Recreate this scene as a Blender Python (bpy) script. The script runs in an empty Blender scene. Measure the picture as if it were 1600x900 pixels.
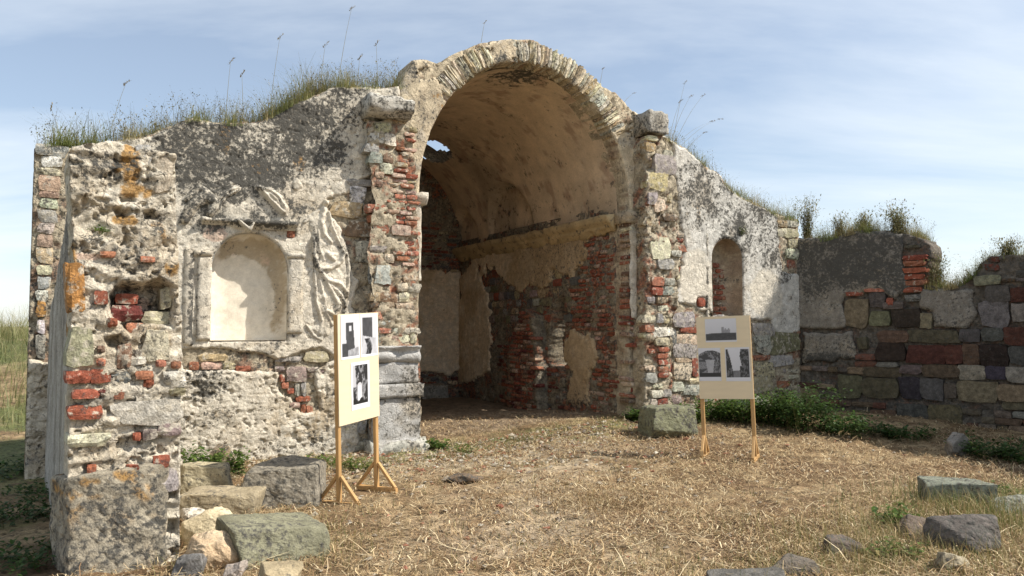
import bpy, math, random
import numpy as np

# ------------------------------------------------------------------ camera, sky, sun, exposure
scn = bpy.context.scene
COL = scn.collection
EYE = np.array([0.0, 0.0, 1.63]); PITCH = math.radians(2.86); FPX = 1200.0
cam_d = bpy.data.cameras.new('camera'); cam_d.lens = 27.0; cam_d.sensor_width = 36.0
cam_d.clip_end = 3000; cam_d.clip_start = 0.05
cam = bpy.data.objects.new('camera', cam_d); COL.objects.link(cam)
cam.location = EYE; cam.rotation_euler = (math.pi/2 + PITCH, 0, 0)
scn.camera = cam

SUN = np.array([1.43, -0.16, 1.52]); SUN /= np.linalg.norm(SUN)      # towards the sun
SUN_EL = math.asin(SUN[2])
world = bpy.data.worlds.new('World'); scn.world = world; world.use_nodes = True
nt = world.node_tree; nt.nodes.clear()
wo = nt.nodes.new('ShaderNodeOutputWorld'); bg = nt.nodes.new('ShaderNodeBackground')
sky = nt.nodes.new('ShaderNodeTexSky'); sky.sky_type = 'NISHITA'; sky.sun_disc = False
sky.sun_elevation = SUN_EL; sky.sun_rotation = math.atan2(SUN[0], SUN[1])
sky.air_density = 1.0; sky.dust_density = 0.5; sky.ozone_density = 1.0
bg.inputs['Strength'].default_value = 0.11
# thin high cirrus, the same all round the sky
tc = nt.nodes.new('ShaderNodeTexCoord'); sep = nt.nodes.new('ShaderNodeSeparateXYZ')
nt.links.new(tc.outputs['Generated'], sep.inputs[0])
def wmath(op, a, b=None):
    n = nt.nodes.new('ShaderNodeMath'); n.operation = op
    for i, v in enumerate((a, b)):
        if v is None: continue
        if isinstance(v, (int, float)): n.inputs[i].default_value = v
        else: nt.links.new(v, n.inputs[i])
    return n.outputs[0]
zz = wmath('ADD', wmath('MAXIMUM', sep.outputs[2], 0.0), 0.16)
cmb = nt.nodes.new('ShaderNodeCombineXYZ')
nt.links.new(wmath('DIVIDE', sep.outputs[0], zz), cmb.inputs[0])
nt.links.new(wmath('DIVIDE', sep.outputs[1], zz), cmb.inputs[1])
mp = nt.nodes.new('ShaderNodeMapping'); mp.inputs['Rotation'].default_value = (0, 0, 0.5)
mp.inputs['Scale'].default_value = (0.42, 1.0, 1.0); mp.inputs['Location'].default_value = (1.1, 4.3, 0)
nt.links.new(cmb.outputs[0], mp.inputs[0])
cn = nt.nodes.new('ShaderNodeTexNoise'); cn.inputs['Scale'].default_value = 0.9; cn.inputs['Detail'].default_value = 7
cn.inputs['Roughness'].default_value = 0.58; cn.inputs['Distortion'].default_value = 0.5
nt.links.new(mp.outputs[0], cn.inputs['Vector'])
cr = nt.nodes.new('ShaderNodeValToRGB'); cr.color_ramp.elements[0].position = 0.38; cr.color_ramp.elements[1].position = 0.66
nt.links.new(cn.outputs['Fac'], cr.inputs[0])
low = wmath('POWER', wmath('SUBTRACT', 1.0, wmath('MAXIMUM', sep.outputs[2], 0.0)), 7.0)
cf = wmath('MINIMUM', wmath('ADD', wmath('ADD', wmath('MULTIPLY', cr.outputs[0], 0.55), 0.20), wmath('MULTIPLY', low, 0.10)), 0.85)
mx = nt.nodes.new('ShaderNodeMixRGB'); mx.inputs[2].default_value = (7.0, 7.5, 7.95, 1)
nt.links.new(cf, mx.inputs[0]); nt.links.new(sky.outputs[0], mx.inputs[1])
nt.links.new(mx.outputs[0], bg.inputs[0]); nt.links.new(bg.outputs[0], wo.inputs[0])

sun_d = bpy.data.lights.new('sun', 'SUN'); sun_d.energy = 5.0; sun_d.angle = math.radians(0.53); sun_d.color = (1.0, 0.94, 0.84)
sun_o = bpy.data.objects.new('sun', sun_d); COL.objects.link(sun_o); sun_o.location = (20, -6, 25)
from mathutils import Vector
sun_o.rotation_euler = Vector(SUN).to_track_quat('Z', 'Y').to_euler()
scn.view_settings.view_transform = 'Standard'; scn.view_settings.look = 'None'
scn.view_settings.gamma = 1.0; scn.view_settings.use_curve_mapping = False
scn.view_settings.exposure = 0.42
scn.render.resolution_x = 1024; scn.render.resolution_y = 576

# ------------------------------------------------------------------ helpers
rng = np.random.default_rng(7); random.seed(7)
_T = np.random.default_rng(3).random((64, 256, 256)).astype(np.float32)
def vnoise(x, y, seed=0):
    t = _T[seed % 64]
    xi = np.floor(x).astype(int); yi = np.floor(y).astype(int); fx = x-xi; fy = y-yi
    fx = fx*fx*(3-2*fx); fy = fy*fy*(3-2*fy)
    a = t[xi % 256, yi % 256]; b = t[(xi+1) % 256, yi % 256]; c = t[xi % 256, (yi+1) % 256]; d = t[(xi+1) % 256, (yi+1) % 256]
    return a*(1-fx)*(1-fy)+b*fx*(1-fy)+c*(1-fx)*fy+d*fx*fy
def fbm(x, y, s, octv=4, seed=0, rough=0.5):
    x = np.asarray(x, float)*s; y = np.asarray(y, float)*s; r = 0; a = 1; tot = 0
    for o in range(octv):
        r = r + a*vnoise(x*2**o+17.3*o, y*2**o-9.1*o, seed+o); tot += a; a *= rough
    return r/tot
def sstep(a, b, x):
    t = np.clip((x-a)/(b-a), 0, 1); return t*t*(3-2*t)
def lin(r, g, b):
    f = lambda c: (c/255/12.92 if c/255 <= .04045 else ((c/255+.055)/1.055)**2.4)
    return np.array([f(r), f(g), f(b)])

def ray(x, y):
    cx = (x-800)/FPX; cy = (450-y)/FPX
    return np.array([cx, math.cos(PITCH)-cy*math.sin(PITCH), math.sin(PITCH)+cy*math.cos(PITCH)])
class Frame:
    """a vertical wall plane: local x along the wall, local y into it, local z up"""
    def __init__(s, o, deg):
        s.a = math.radians(deg); s.o = np.array([o[0], o[1], 0.0])
        s.X = np.array([math.cos(s.a), math.sin(s.a), 0]); s.Y = np.array([-math.sin(s.a), math.cos(s.a), 0])
    def uv(s, x, y, d=0.0):           # survey reading of the photograph -> metres on the wall plane
        r = ray(x, y); t = np.dot(s.o+s.Y*d-EYE, s.Y)/np.dot(r, s.Y); P = EYE+r*t
        return float(np.dot(P-s.o, s.X)), float(P[2])
    def poly(s, pts, d=0.0): return np.array([s.uv(px, py, d) for px, py in pts])
    def w(s, u, d, z=0.0): return s.o+s.X*u+s.Y*d+np.array([0, 0, z])
    def loc(s, P): 
        q = np.asarray(P)-s.o; return np.dot(q, s.X), np.dot(q, s.Y)
def ground_px(x, y, z=0.0):
    r = ray(x, y); return EYE+r*((z-EYE[2])/r[2])

def sdf(poly, U, V):
    P = np.asarray(poly, float); Q = np.roll(P, -1, 0); D = np.full(U.shape, 1e9); ins = np.zeros(U.shape, bool)
    for (ax, ay), (bx, by) in zip(P, Q):
        ex, ey = bx-ax, by-ay; L = ex*ex+ey*ey+1e-12
        t = np.clip(((U-ax)*ex+(V-ay)*ey)/L, 0, 1)
        D = np.minimum(D, (U-ax-t*ex)**2+(V-ay-t*ey)**2)
        if ay != by:
            c = ((ay > V) != (by > V)) & (U < (bx-ax)*(V-ay)/(by-ay)+ax); ins ^= c
    D = np.sqrt(D); return np.where(ins, D, -D)
def ellipse(cx, cy, rx, ry, U, V): return 1-np.sqrt(((U-cx)/rx)**2+((V-cy)/ry)**2)

def mkmesh(name, verts, faces, cols=None, mat=None, smooth=True):
    me = bpy.data.meshes.new(name); verts = np.ascontiguousarray(verts, np.float32); faces = np.ascontiguousarray(faces, np.int32)
    n, k = faces.shape
    me.vertices.add(len(verts)); me.vertices.foreach_set('co', verts.ravel())
    me.loops.add(n*k); me.loops.foreach_set('vertex_index', faces.ravel())
    me.polygons.add(n); me.polygons.foreach_set('loop_start', np.arange(0, n*k, k, dtype=np.int32))
    me.polygons.foreach_set('loop_total', np.full(n, k, np.int32))
    me.update(calc_edges=True)
    me.polygons.foreach_set('use_smooth', np.full(n, smooth, bool))
    if cols is not None:
        a = me.color_attributes.new('Col', 'FLOAT_COLOR', 'POINT')
        c = np.ones((len(verts), 4), np.float32); c[:, :cols.shape[1]] = cols
        if cols.shape[1] == 3: c[:, 3] = 0
        a.data.foreach_set('color', c.ravel())
    if mat: me.materials.append(mat)
    return me
def link(name, me, parent=None, loc=(0, 0, 0), rot=(0, 0, 0), scale=None):
    o = bpy.data.objects.new(name, me); COL.objects.link(o)
    o.location = loc; o.rotation_euler = rot
    if scale is not None: o.scale = scale
    if parent is not None: o.parent = parent
    return o
def tag(o, label=None, cat=None, group=None, kind=None):
    if label: o['label'] = label
    if cat: o['category'] = cat
    if group: o['group'] = group
    if kind: o['kind'] = kind
    return o
def thing(name, label, cat, loc=(0, 0, 0), rz=0.0, group=None):
    o = bpy.data.objects.new(name, None); COL.objects.link(o); o.empty_display_size = 0.2
    o.location = loc; o.rotation_euler = (0, 0, rz); return tag(o, label, cat, group)

# ------------------------------------------------------------------ materials
def masonry(name, objcol=False, smear=0.0, crack=0.0, fine=70.0, mid=11.0, bump=0.5, var=0.35, lich=(0.085, 0.080, 0.070), rough=0.92, spk=22.0):
    m = bpy.data.materials.new(name); m.use_nodes = True; t = m.node_tree; t.nodes.clear(); N = t.nodes.new; L = t.links.new
    out = N('ShaderNodeOutputMaterial'); b = N('ShaderNodeBsdfPrincipled'); L(b.outputs[0], out.inputs[0])
    b.inputs['Roughness'].default_value = rough; b.inputs['Specular IOR Level'].default_value = 0.25
    g = N('ShaderNodeNewGeometry')
    def noise(sc, det, rgh=0.6):
        n = N('ShaderNodeTexNoise'); n.inputs['Scale'].default_value = sc; n.inputs['Detail'].default_value = det
        n.inputs['Roughness'].default_value = rgh; L(g.outputs['Position'], n.inputs['Vector']); return n.outputs['Fac']
    def mth(op, a, c=None, cl=False):
        n = N('ShaderNodeMath'); n.operation = op; n.use_clamp = cl
        for i, v in enumerate((a, c)):
            if v is None: continue
            if isinstance(v, (int, float)): n.inputs[i].default_value = v
            else: L(v, n.inputs[i])
        return n.outputs[0]
    n1 = noise(mid, 6); n2 = noise(fine, 5, 0.7); n3 = noise(spk, 9, 0.72)
    if objcol:
        oi = N('ShaderNodeObjectInfo'); colr = oi.outputs['Color']; al = oi.outputs['Alpha']
    else:
        at = N('ShaderNodeAttribute'); at.attribute_name = 'Col'; colr = at.outputs['Color']; al = at.outputs['Alpha']
    k = mth('ADD', mth('MULTIPLY', mth('SUBTRACT', n1, 0.5), var*2.2), mth('MULTIPLY', mth('SUBTRACT', n2, 0.5), var*2.0))
    k = mth('ADD', k, 1.0)
    mu = N('ShaderNodeMixRGB'); mu.blend_type = 'MULTIPLY'; mu.inputs[0].default_value = 1.0
    L(colr, mu.inputs[1]); L(k, mu.inputs[2])
    n3w = mth('ADD', mth('MULTIPLY', mth('SUBTRACT', n3, 0.5), 2.6), 0.5)
    f = mth('ADD', mth('MULTIPLY', mth('SUBTRACT', mth('ADD', al, n3w), 1.0), 3.2), 0.5, True)
    src = mu.outputs[0]
    if smear:      # lime mortar dragged over the face of the stones
        n4 = noise(13.0, 7, 0.68); sm = mth('ADD', mth('MULTIPLY', mth('SUBTRACT', n4, 0.5+(0.5-smear)*.35), 14.0), 0.5, True)
        mm = N('ShaderNodeMixRGB'); L(mth('MULTIPLY', sm, 0.85), mm.inputs[0]); L(src, mm.inputs[1]); mm.inputs[2].default_value = (.50, .45, .36, 1); src = mm.outputs[0]
    crk = None
    if crack:      # hairline cracks and flaked edges
        wob = N('ShaderNodeTexNoise'); wob.inputs['Scale'].default_value = 5.0; wob.inputs['Detail'].default_value = 4; L(g.outputs['Position'], wob.inputs['Vector'])
        av = N('ShaderNodeVectorMath'); av.operation = 'MULTIPLY_ADD'; L(wob.outputs['Color'], av.inputs[0]); av.inputs[1].default_value = (.28, .28, .28); L(g.outputs['Position'], av.inputs[2])
        vo = N('ShaderNodeTexVoronoi'); vo.feature = 'DISTANCE_TO_EDGE'; vo.inputs['Scale'].default_value = 5.5; L(av.outputs[0], vo.inputs['Vector'])
        ed = mth('SUBTRACT', 1.0, mth('DIVIDE', vo.outputs['Distance'], 0.045), True)
        crk = mth('MULTIPLY', ed, mth('MULTIPLY', mth('SUBTRACT', n1, 0.42), 5.0, True))
        cm = N('ShaderNodeMixRGB'); L(mth('MULTIPLY', crk, crack), cm.inputs[0]); L(src, cm.inputs[1]); cm.inputs[2].default_value = (.13, .10, .075, 1); src = cm.outputs[0]
    mi = N('ShaderNodeMixRGB'); L(f, mi.inputs[0]); L(src, mi.inputs[1]); mi.inputs[2].default_value = (*lich, 1)
    # darker lichen itself is mottled
    mu2 = N('ShaderNodeMixRGB'); mu2.blend_type = 'MULTIPLY'; mu2.inputs[0].default_value = 0.6; L(mi.outputs[0], mu2.inputs[1]); L(k, mu2.inputs[2])
    L(mu2.outputs[0], b.inputs['Base Color'])
    bp = N('ShaderNodeBump'); bp.inputs['Strength'].default_value = bump; bp.inputs['Distance'].default_value = 0.02
    n5 = noise(30.0, 6, 0.65)
    hh = mth('ADD', mth('ADD', mth('MULTIPLY', n2, 0.5), mth('MULTIPLY', n3, 0.6)), mth('MULTIPLY', n5, 0.8))
    if crk is not None: hh = mth('SUBTRACT', hh, mth('MULTIPLY', crk, 0.5))
    L(hh, bp.inputs['Height']); L(bp.outputs[0], b.inputs['Normal'])
    return m
M_PLASTER = masonry('old_plaster', bump=0.8, crack=.55, var=.42)
M_CORE = masonry('lime_mortar_rubble', crack=.75, bump=1.0, var=0.45, mid=16)
M_STONE = masonry('field_stone', objcol=True, smear=.32, bump=1.0, var=0.6, mid=14)
M_DSTONE = masonry('dark_stone', objcol=True, smear=.0, bump=1.0, var=0.6, mid=14)
M_BRICK = masonry('fired_brick', objcol=True, smear=.26, bump=1.0, var=0.6, mid=18, lich=(0.10, 0.07, 0.06))
M_DBRICK = masonry('dark_brick', objcol=True, smear=.16, bump=1.0, var=0.6, mid=18, lich=(0.06, 0.045, 0.04))
M_ROCK = masonry('lichen_rock', bump=0.8, var=0.4, mid=9)
M_SMOOTH = masonry('smooth_limewash', bump=0.2, var=0.16, mid=5, spk=16)
M_VAULT = masonry('ochre_plaster', bump=0.25, var=0.22, mid=3.5, spk=9, fine=40)
def colmat(name, rough=0.7, transl=0.0, spec=0.3, noise=None):
    m = bpy.data.materials.new(name); m.use_nodes = True; t = m.node_tree; b = t.nodes['Principled BSDF']; out = t.nodes['Material Output']
    at = t.nodes.new('ShaderNodeAttribute'); at.attribute_name = 'Col'
    col = at.outputs['Color']
    if noise:
        g = t.nodes.new('ShaderNodeNewGeometry'); n = t.nodes.new('ShaderNodeTexNoise'); n.inputs['Scale'].default_value = noise[0]; n.inputs['Detail'].default_value = 5
        mpn = t.nodes.new('ShaderNodeMapping'); mpn.inputs['Scale'].default_value = noise[2] if len(noise) > 2 else (1, 1, 1)
        t.links.new(g.outputs['Position'], mpn.inputs[0]); t.links.new(mpn.outputs[0], n.inputs['Vector'])
        mr = t.nodes.new('ShaderNodeMapRange'); mr.inputs[1].default_value = 0.25; mr.inputs[2].default_value = 0.75; mr.inputs[3].default_value = 1-noise[1]; mr.inputs[4].default_value = 1+noise[1]
        t.links.new(n.outputs['Fac'], mr.inputs[0])
        mu = t.nodes.new('ShaderNodeMixRGB'); mu.blend_type = 'MULTIPLY'; mu.inputs[0].default_value = 1
        t.links.new(col, mu.inputs[1]); t.links.new(mr.outputs[0], mu.inputs[2]); col = mu.outputs[0]
    t.links.new(col, b.inputs['Base Color']); b.inputs['Roughness'].default_value = rough; b.inputs['Specular IOR Level'].default_value = spec
    if transl:
        tr = t.nodes.new('ShaderNodeBsdfTranslucent'); t.links.new(col, tr.inputs[0]); ms = t.nodes.new('ShaderNodeMixShader'); ms.inputs[0].default_value = transl
        t.links.new(b.outputs[0], ms.inputs[1]); t.links.new(tr.outputs[0], ms.inputs[2]); t.links.new(ms.outputs[0], out.inputs[0])
    return m
M_LEAF = colmat('green_leaf', 0.55, 0.35)
M_STRAW = colmat('dry_straw', 0.75, 0.15)
M_GROUND = masonry('dry_earth', bump=1.0, var=0.5, mid=5, fine=45, spk=14, lich=(0.05, 0.036, 0.02))
M_WOOD = colmat('pine_wood', 0.6, noise=(9, 0.18, (6, 6, 0.6)))
M_BOARD = colmat('plywood_board', 0.65, noise=(4, 0.05, (1, 1, 6)))
M_PRINT = colmat('photo_print', 0.35, spec=0.4)

# ------------------------------------------------------------------ wall builder
def panel(name, parent, field, box, res, dfun, mat, colfn, T=0.0, steps=3, back=False, rag=0.012):
    u0, u1, v0, v1 = box; nu = int((u1-u0)/res)+2; nv = int((v1-v0)/res)+2
    U, V = np.meshgrid(u0+np.arange(nu)*res, v0+np.arange(nv)*res)
    F = field(U, V)
    K = (F[:-1, :-1]+F[1:, :-1]+F[:-1, 1:]+F[1:, 1:]) > 0
    idx = np.arange(nu*nv).reshape(nv, nu)
    q = np.stack([idx[:-1, :-1], idx[:-1, 1:], idx[1:, 1:], idx[1:, :-1]], -1)[K]
    # boundary edges, directed as in their cell
    P = np.zeros((nv+1, nu+1), bool); P[1:-1, 1:-1] = K        # P[j+1,i+1]=cell(j,i)
    c = P[1:-1, 1:-1]
    jj, ii = np.nonzero(c & ~P[:-2, 1:-1]); e1 = np.stack([idx[jj, ii], idx[jj, ii+1]], 1)       # bottom
    jj, ii = np.nonzero(c & ~P[2:, 1:-1]); e2 = np.stack([idx[jj+1, ii+1], idx[jj+1, ii]], 1)    # top
    jj, ii = np.nonzero(c & ~P[1:-1, :-2]); e3 = np.stack([idx[jj+1, ii], idx[jj, ii]], 1)       # left
    jj, ii = np.nonzero(c & ~P[1:-1, 2:]); e4 = np.stack([idx[jj, ii+1], idx[jj+1, ii+1]], 1)    # right
    E = np.concatenate([e1, e2, e3, e4])
    gv, gu = np.gradient(F, res); g2 = gu*gu+gv*gv+1e-4
    B = np.zeros(nu*nv, bool); B[E.ravel()] = True; B = B.reshape(nv, nu)
    du = np.clip(-F*gu/g2, -res, res); dv = np.clip(-F*gv/g2, -res, res)
    U = np.where(B, U+du, U); V = np.where(B, V+dv, V)
    D = dfun(U, V)
    Uf, Vf, Df = U.ravel(), V.ravel(), D.ravel()
    used = np.zeros(nu*nv, bool); used[q.ravel()] = True
    mapi = np.cumsum(used)-1
    verts = [np.stack([Uf[used], Df[used], Vf[used]], 1)]; quads = [mapi[q]]; n0 = used.sum()
    srcu, srcv = [Uf[used]], [Vf[used]]
    if T:
        bi = np.nonzero(B.ravel() & used)[0]; bm = np.full(nu*nv, -1); bm[bi] = np.arange(len(bi))
        prev = mapi[bi]; base = n0
        for k in range(1, steps+1):
            dep = Df[bi]+(T-Df[bi])*(k/steps)
            nz = (fbm(Uf[bi]+dep*3, Vf[bi]+dep*2, 9, 3, 5)-.5)*2*rag*(1 if k < steps else 0.3)
            vv = np.stack([Uf[bi]+nz*np.sign(gu.ravel()[bi]), dep, Vf[bi]+nz], 1)
            verts.append(vv); srcu.append(Uf[bi]); srcv.append(Vf[bi]+dep)
            cur = base+np.arange(len(bi)); a, b = bm[E[:, 0]], bm[E[:, 1]]
            quads.append(np.stack([prev[b], prev[a], cur[a], cur[b]], 1)); prev = cur; base += len(bi)
        if back:
            vv = np.stack([Uf[used], np.full(n0, T), Vf[used]], 1); verts.append(vv); srcu.append(Uf[used]); srcv.append(Vf[used]+1.7)
            quads.append((mapi[q]+base)[:, ::-1])
    v = np.concatenate(verts); su = np.concatenate(srcu); sv = np.concatenate(srcv)
    cols = colfn(su, sv)
    return link(name, mkmesh(name, v, np.concatenate(quads), cols, mat), parent)

def mixc(base, col, a): return base*(1-a[:, None])+np.asarray(col)[None, :3]*a[:, None]
# pigments (linear albedo)
WHITE = np.array([.60, .545, .45]); WARM = np.array([.47, .385, .27]); GREY = np.array([.36, .34, .30]); PINKP = np.array([.55, .38, .29])
ORANGE = np.array([.40, .225, .07]); MORTAR = np.array([.45, .385, .28]); CREAM = np.array([.57, .48, .34])
PAL = dict(red=(.27, .085, .05), red2=(.33, .14, .085), pink=(.42, .29, .22), olive=(.40, .37, .24), pale=(.50, .47, .37), cream=(.60, .52, .37),
           ochre=(.42, .33, .19), yellow=(.45, .39, .27), grey=(.33, .32, .29), dgrey=(.14, .135, .13), slate=(.15, .15, .155), brown=(.20, .13, .085),
           maroon=(.15, .045, .035), black=(.045, .03, .027), mauve=(.27, .215, .19), white=(.66, .63, .57), orange=(.40, .21, .07), green=(.42, .40, .31),
           blue=(.36, .38, .36), navy=(.07, .07, .10), tan=(.42, .33, .21), dolive=(.20, .18, .11))

def blobs(fr, lst, U, V, d=0.0):
    r = np.zeros(U.shape)
    for cx, cy, rx, ry, s in lst:
        a, b = fr.uv(cx-rx, cy, d)[0], fr.uv(cx+rx, cy, d)[0]; t, l = fr.uv(cx, cy-ry, d)[1], fr.uv(cx, cy+ry, d)[1]
        q = ((U-(a+b)/2)/((b-a)/2))**2+((V-(t+l)/2)/((t-l)/2))**2
        r = np.maximum(r, s*sstep(1.5, 0.3, q))
    return r
def plaster_col(fr, dark=(), orange=(), warm=(), pink=(), grey=(), clean=(), base=WHITE, d=0.0, seed=0, amb=0.22):
    def fn(U, V):
        n1 = fbm(U, V, 1.6, 5, seed+1); n2 = fbm(U, V, 7, 5, seed+9, .6); n3 = fbm(U, V, 26, 3, seed+17, .6)
        c = np.repeat(np.asarray(base)[None, :], len(U), 0)
        c = mixc(c, WARM, sstep(.45, .7, n1*.6+n2*.4)*.7)
        c = mixc(c, GREY, sstep(.5, .68, n2*.6+n3*.4)*.55)
        sel = lambda l, w=.55: sstep(.42, .62, blobs(fr, l, U, V, d)*.75+(n2*.6+n3*.4-.5)*w*2)
        if grey: c = mixc(c, GREY*.8, sel(grey))
        if warm: c = mixc(c, WARM*.85, sel(warm))
        if pink: c = mixc(c, PINKP, sel(pink)*.7)
        if clean: c = mixc(c, WHITE*1.12, sel(clean, .3)*.85)
        if orange: c = mixc(c, ORANGE, sel(orange, .9)*.9)
        al = np.clip(amb+.25*(n1-.5)+blobs(fr, dark, U, V, d)*.50+(n2-.5)*.75-blobs(fr, clean, U, V, d)*.25, 0, .82)
        return np.concatenate([c*(.85+.3*n3[:, None]), al[:, None]], 1)
    return fn
def mortar_col(base=MORTAR, amb=0.28, red=0.15, seed=30):
    def fn(U, V):
        n1 = fbm(U, V, 2.3, 4, seed); n2 = fbm(U, V, 11, 4, seed+5, .6)
        c = np.repeat(np.asarray(base)[None, :], len(U), 0); c = mixc(c, np.asarray(base)*.6, sstep(.45, .7, n2))
        c = mixc(c, (.34, .14, .08), sstep(.52, .66, n1*.5+n2*.5)*red*3)
        return np.concatenate([c, np.clip(amb+(n1-.5)*.5, 0, .9)[:, None]], 1)
    return fn

# ------------------------------------------------------------------ masonry units, shared meshes
def crumb(U, V, a=.05, seed=0, st=.6):
    """crumbling lime and rubble: ledges, flakes and pits"""
    n = fbm(U*st, V, 4.5, 5, seed, .62); x = fbm(U*st+5, V, 6, 5, seed+2, .6)*8; t = (np.floor(x)+sstep(.38, .62, x-np.floor(x)))/8
    r = 1-np.abs(2*fbm(U*st, V+3, 10, 4, seed+4, .6)-1); p = sstep(.62, .74, fbm(U, V, 17, 3, seed+6, .6))
    return a*((.5-n)*.7+(.5-t)*1.9+(.75-r)*.35+p*.9)
def unit_mesh(name, mat, seed, bev=0.05, rough=0.05, skew=.10):
    """irregular dressed block: skewed outline, broken arrises, rough face"""
    r = np.random.default_rng(seed); g = np.linspace(-.5, .5, 5); cn = r.uniform(-skew, skew, (2, 2, 2)); vs = []; fs = []
    tl = r.uniform(-.10, .10, 2)
    for j in range(4):
        for i in range(5):
            x, z = g[i], -.5+j/3; ex = i in (0, 4); ez = j in (0, 3); a, b = x+.5, z+.5
            o = (cn[0, 0]*(1-a)*(1-b)+cn[1, 0]*a*(1-b)+cn[0, 1]*(1-a)*b+cn[1, 1]*a*b)
            x, z = x+o[0]+r.uniform(-rough, rough), z+o[1]+r.uniform(-rough, rough)
            if ex and ez: x *= .93; z *= .92
            y = -.5+tl[0]*x+tl[1]*z+(bev*1.8 if (ex and ez) else bev if (ex or ez) else 0)+r.uniform(-1, 1)*rough*.9
            vs.append((x, y, z))
    for j in range(3):
        for i in range(4): fs.append((j*5+i, j*5+i+1, j*5+i+6, j*5+i+5))
    ring = [0, 1, 2, 3, 4, 9, 14, 19, 18, 17, 16, 15, 10, 5]; n0 = len(vs)
    for k in ring: vs.append((vs[k][0]*1.03, .5, vs[k][2]*1.03))
    for k in range(14):
        a, b = ring[k], ring[(k+1) % 14]; fs.append((b, a, n0+k, n0+(k+1) % 14))
    return mkmesh(name, np.array(vs), np.array(fs), None, mat, smooth=False)
STONES = [unit_mesh('stone_unit', M_STONE, 100+i, .05, .045, .12) for i in range(18)]
BRICKS = [unit_mesh('brick_unit', M_BRICK, 200+i, .035, .035, .04) for i in range(14)]
DSTONES = [unit_mesh('stone_unit', M_DSTONE, 100+i, .03, .04, .07) for i in range(18)]
DBRICKS = [unit_mesh('brick_unit', M_DBRICK, 200+i, .05, .05, .06) for i in range(14)]
DARKW = [False]
def unit(parent, kind, u, v, w, h, colkey, d=0.0, depth=0.16, proud=0.02, tilt=0.03, lich=0.25, jit=0.15):
    me = random.choice((DBRICKS if DARKW[0] else BRICKS) if kind == 'brick' else (DSTONES if DARKW[0] else STONES))
    o = link(kind, me, parent, (u, d-proud+depth/2+random.uniform(-.008, .008), v), (random.uniform(-.06, .06), random.uniform(-tilt, tilt), random.uniform(-.06, .06)), (w, depth, h))
    c = np.array(PAL[colkey] if isinstance(colkey, str) else colkey)*(1+random.uniform(-jit, jit)); c = c*(1+np.array([random.uniform(-.06, .06) for _ in range(3)]))
    o.color = (*np.clip(c, 0, .9), np.clip(lich+random.uniform(-.12, .12), 0, .8))
    return o
def units_px(parent, fr, lst, d=0.0, proud=0.03, lich=0.25, depth=.16, grow=1.0):
    out = []
    for x0, y0, x1, y1, ck in lst:
        a, b = fr.uv(x0, (y0+y1)/2, d)[0], fr.uv(x1, (y0+y1)/2, d)[0]; t, l = fr.uv((x0+x1)/2, y0, d)[1], fr.uv((x0+x1)/2, y1, d)[1]
        kind = 'brick' if isinstance(ck, str) and ck in ('red', 'red2', 'pink') else 'stone'
        unit(parent, kind, (a+b)/2, (t+l)/2, (b-a)*grow*1.04, (t-l)*grow*1.04, ck, d, depth, proud*.6, .02, lich)
        out.append((a, b, l, t))
    return out
def courses(parent, region, v0, v1, u0, u1, hr, wr, palette, d=0.0, proud=0.025, skip=(), drop=0.12, kind=None, lich=.25, limit=300, gap=.008, depth=.16):
    """coursed rubble over region(u,v)>0, leaving out what is already laid"""
    v = v0; n = 0
    while v < v1:
        h = random.uniform(*hr); u = u0-random.uniform(0, wr[1])
        while u < u1:
            w = random.uniform(*wr); uc, vc = u+w/2, v+h/2
            hh = h*random.uniform(.78, 1.0)
            ok = float(region(np.array([uc]), np.array([vc]))[0]) > 0 and random.random() > drop and n < limit
            if ok:
                for a, b, l, t in skip:
                    if uc+w*.4 > a and uc-w*.4 < b and vc+hh*.4 > l and vc-hh*.4 < t: ok = False; break
            if ok:
                ck = random.choice(palette); kk = kind or ('brick' if isinstance(ck, str) and ck in ('red', 'red2', 'pink') else 'stone')
                unit(parent, kk, uc, vc, w-gap, hh-gap, ck, d, depth, proud*.6+random.uniform(-.02, .015), .03, lich); n += 1
            u += w
        v += h
    return n
# ------------------------------------------------------------------ frames of the place
FAC = Frame((-1.664, 10.309), 28)                 # arched front of the side chapel
PIER = Frame((-2.89, 5.05), 33)                   # broken end of the near side wall
c_ = FAC.w(7.80, 0.0); RW = Frame((c_[0], c_[1]), -46)   # wall closing the nave on the right
ri = FAC.w(4.0, 6.6); RI = Frame((ri[0], ri[1]), -62)    # right inner wall of the chapel
ACX, ASP, AA, AB = 2.22, 3.45, 1.78, 2.13         # arch: centre, springing height, half width, rise

def gz(x, y):
    x = np.asarray(x, float); y = np.asarray(y, float)
    z = .17*np.exp(-(((x-2.2)/2.6)**2+((y-12.6)/1.7)**2))+.10*np.exp(-(((x+0.6)/2.5)**2+((y-13)/2.2)**2))
    z = z+.16*np.exp(-(((x-5.8)/2.2)**2+((y-12.4)/1.6)**2))
    z = z+(fbm(x+50, y+50, .45, 3, 40)-.5)*.10
    z = z+1.25*sstep(12.5, 21, y)*sstep(-6.2, -9.5, x)
    return z
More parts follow.
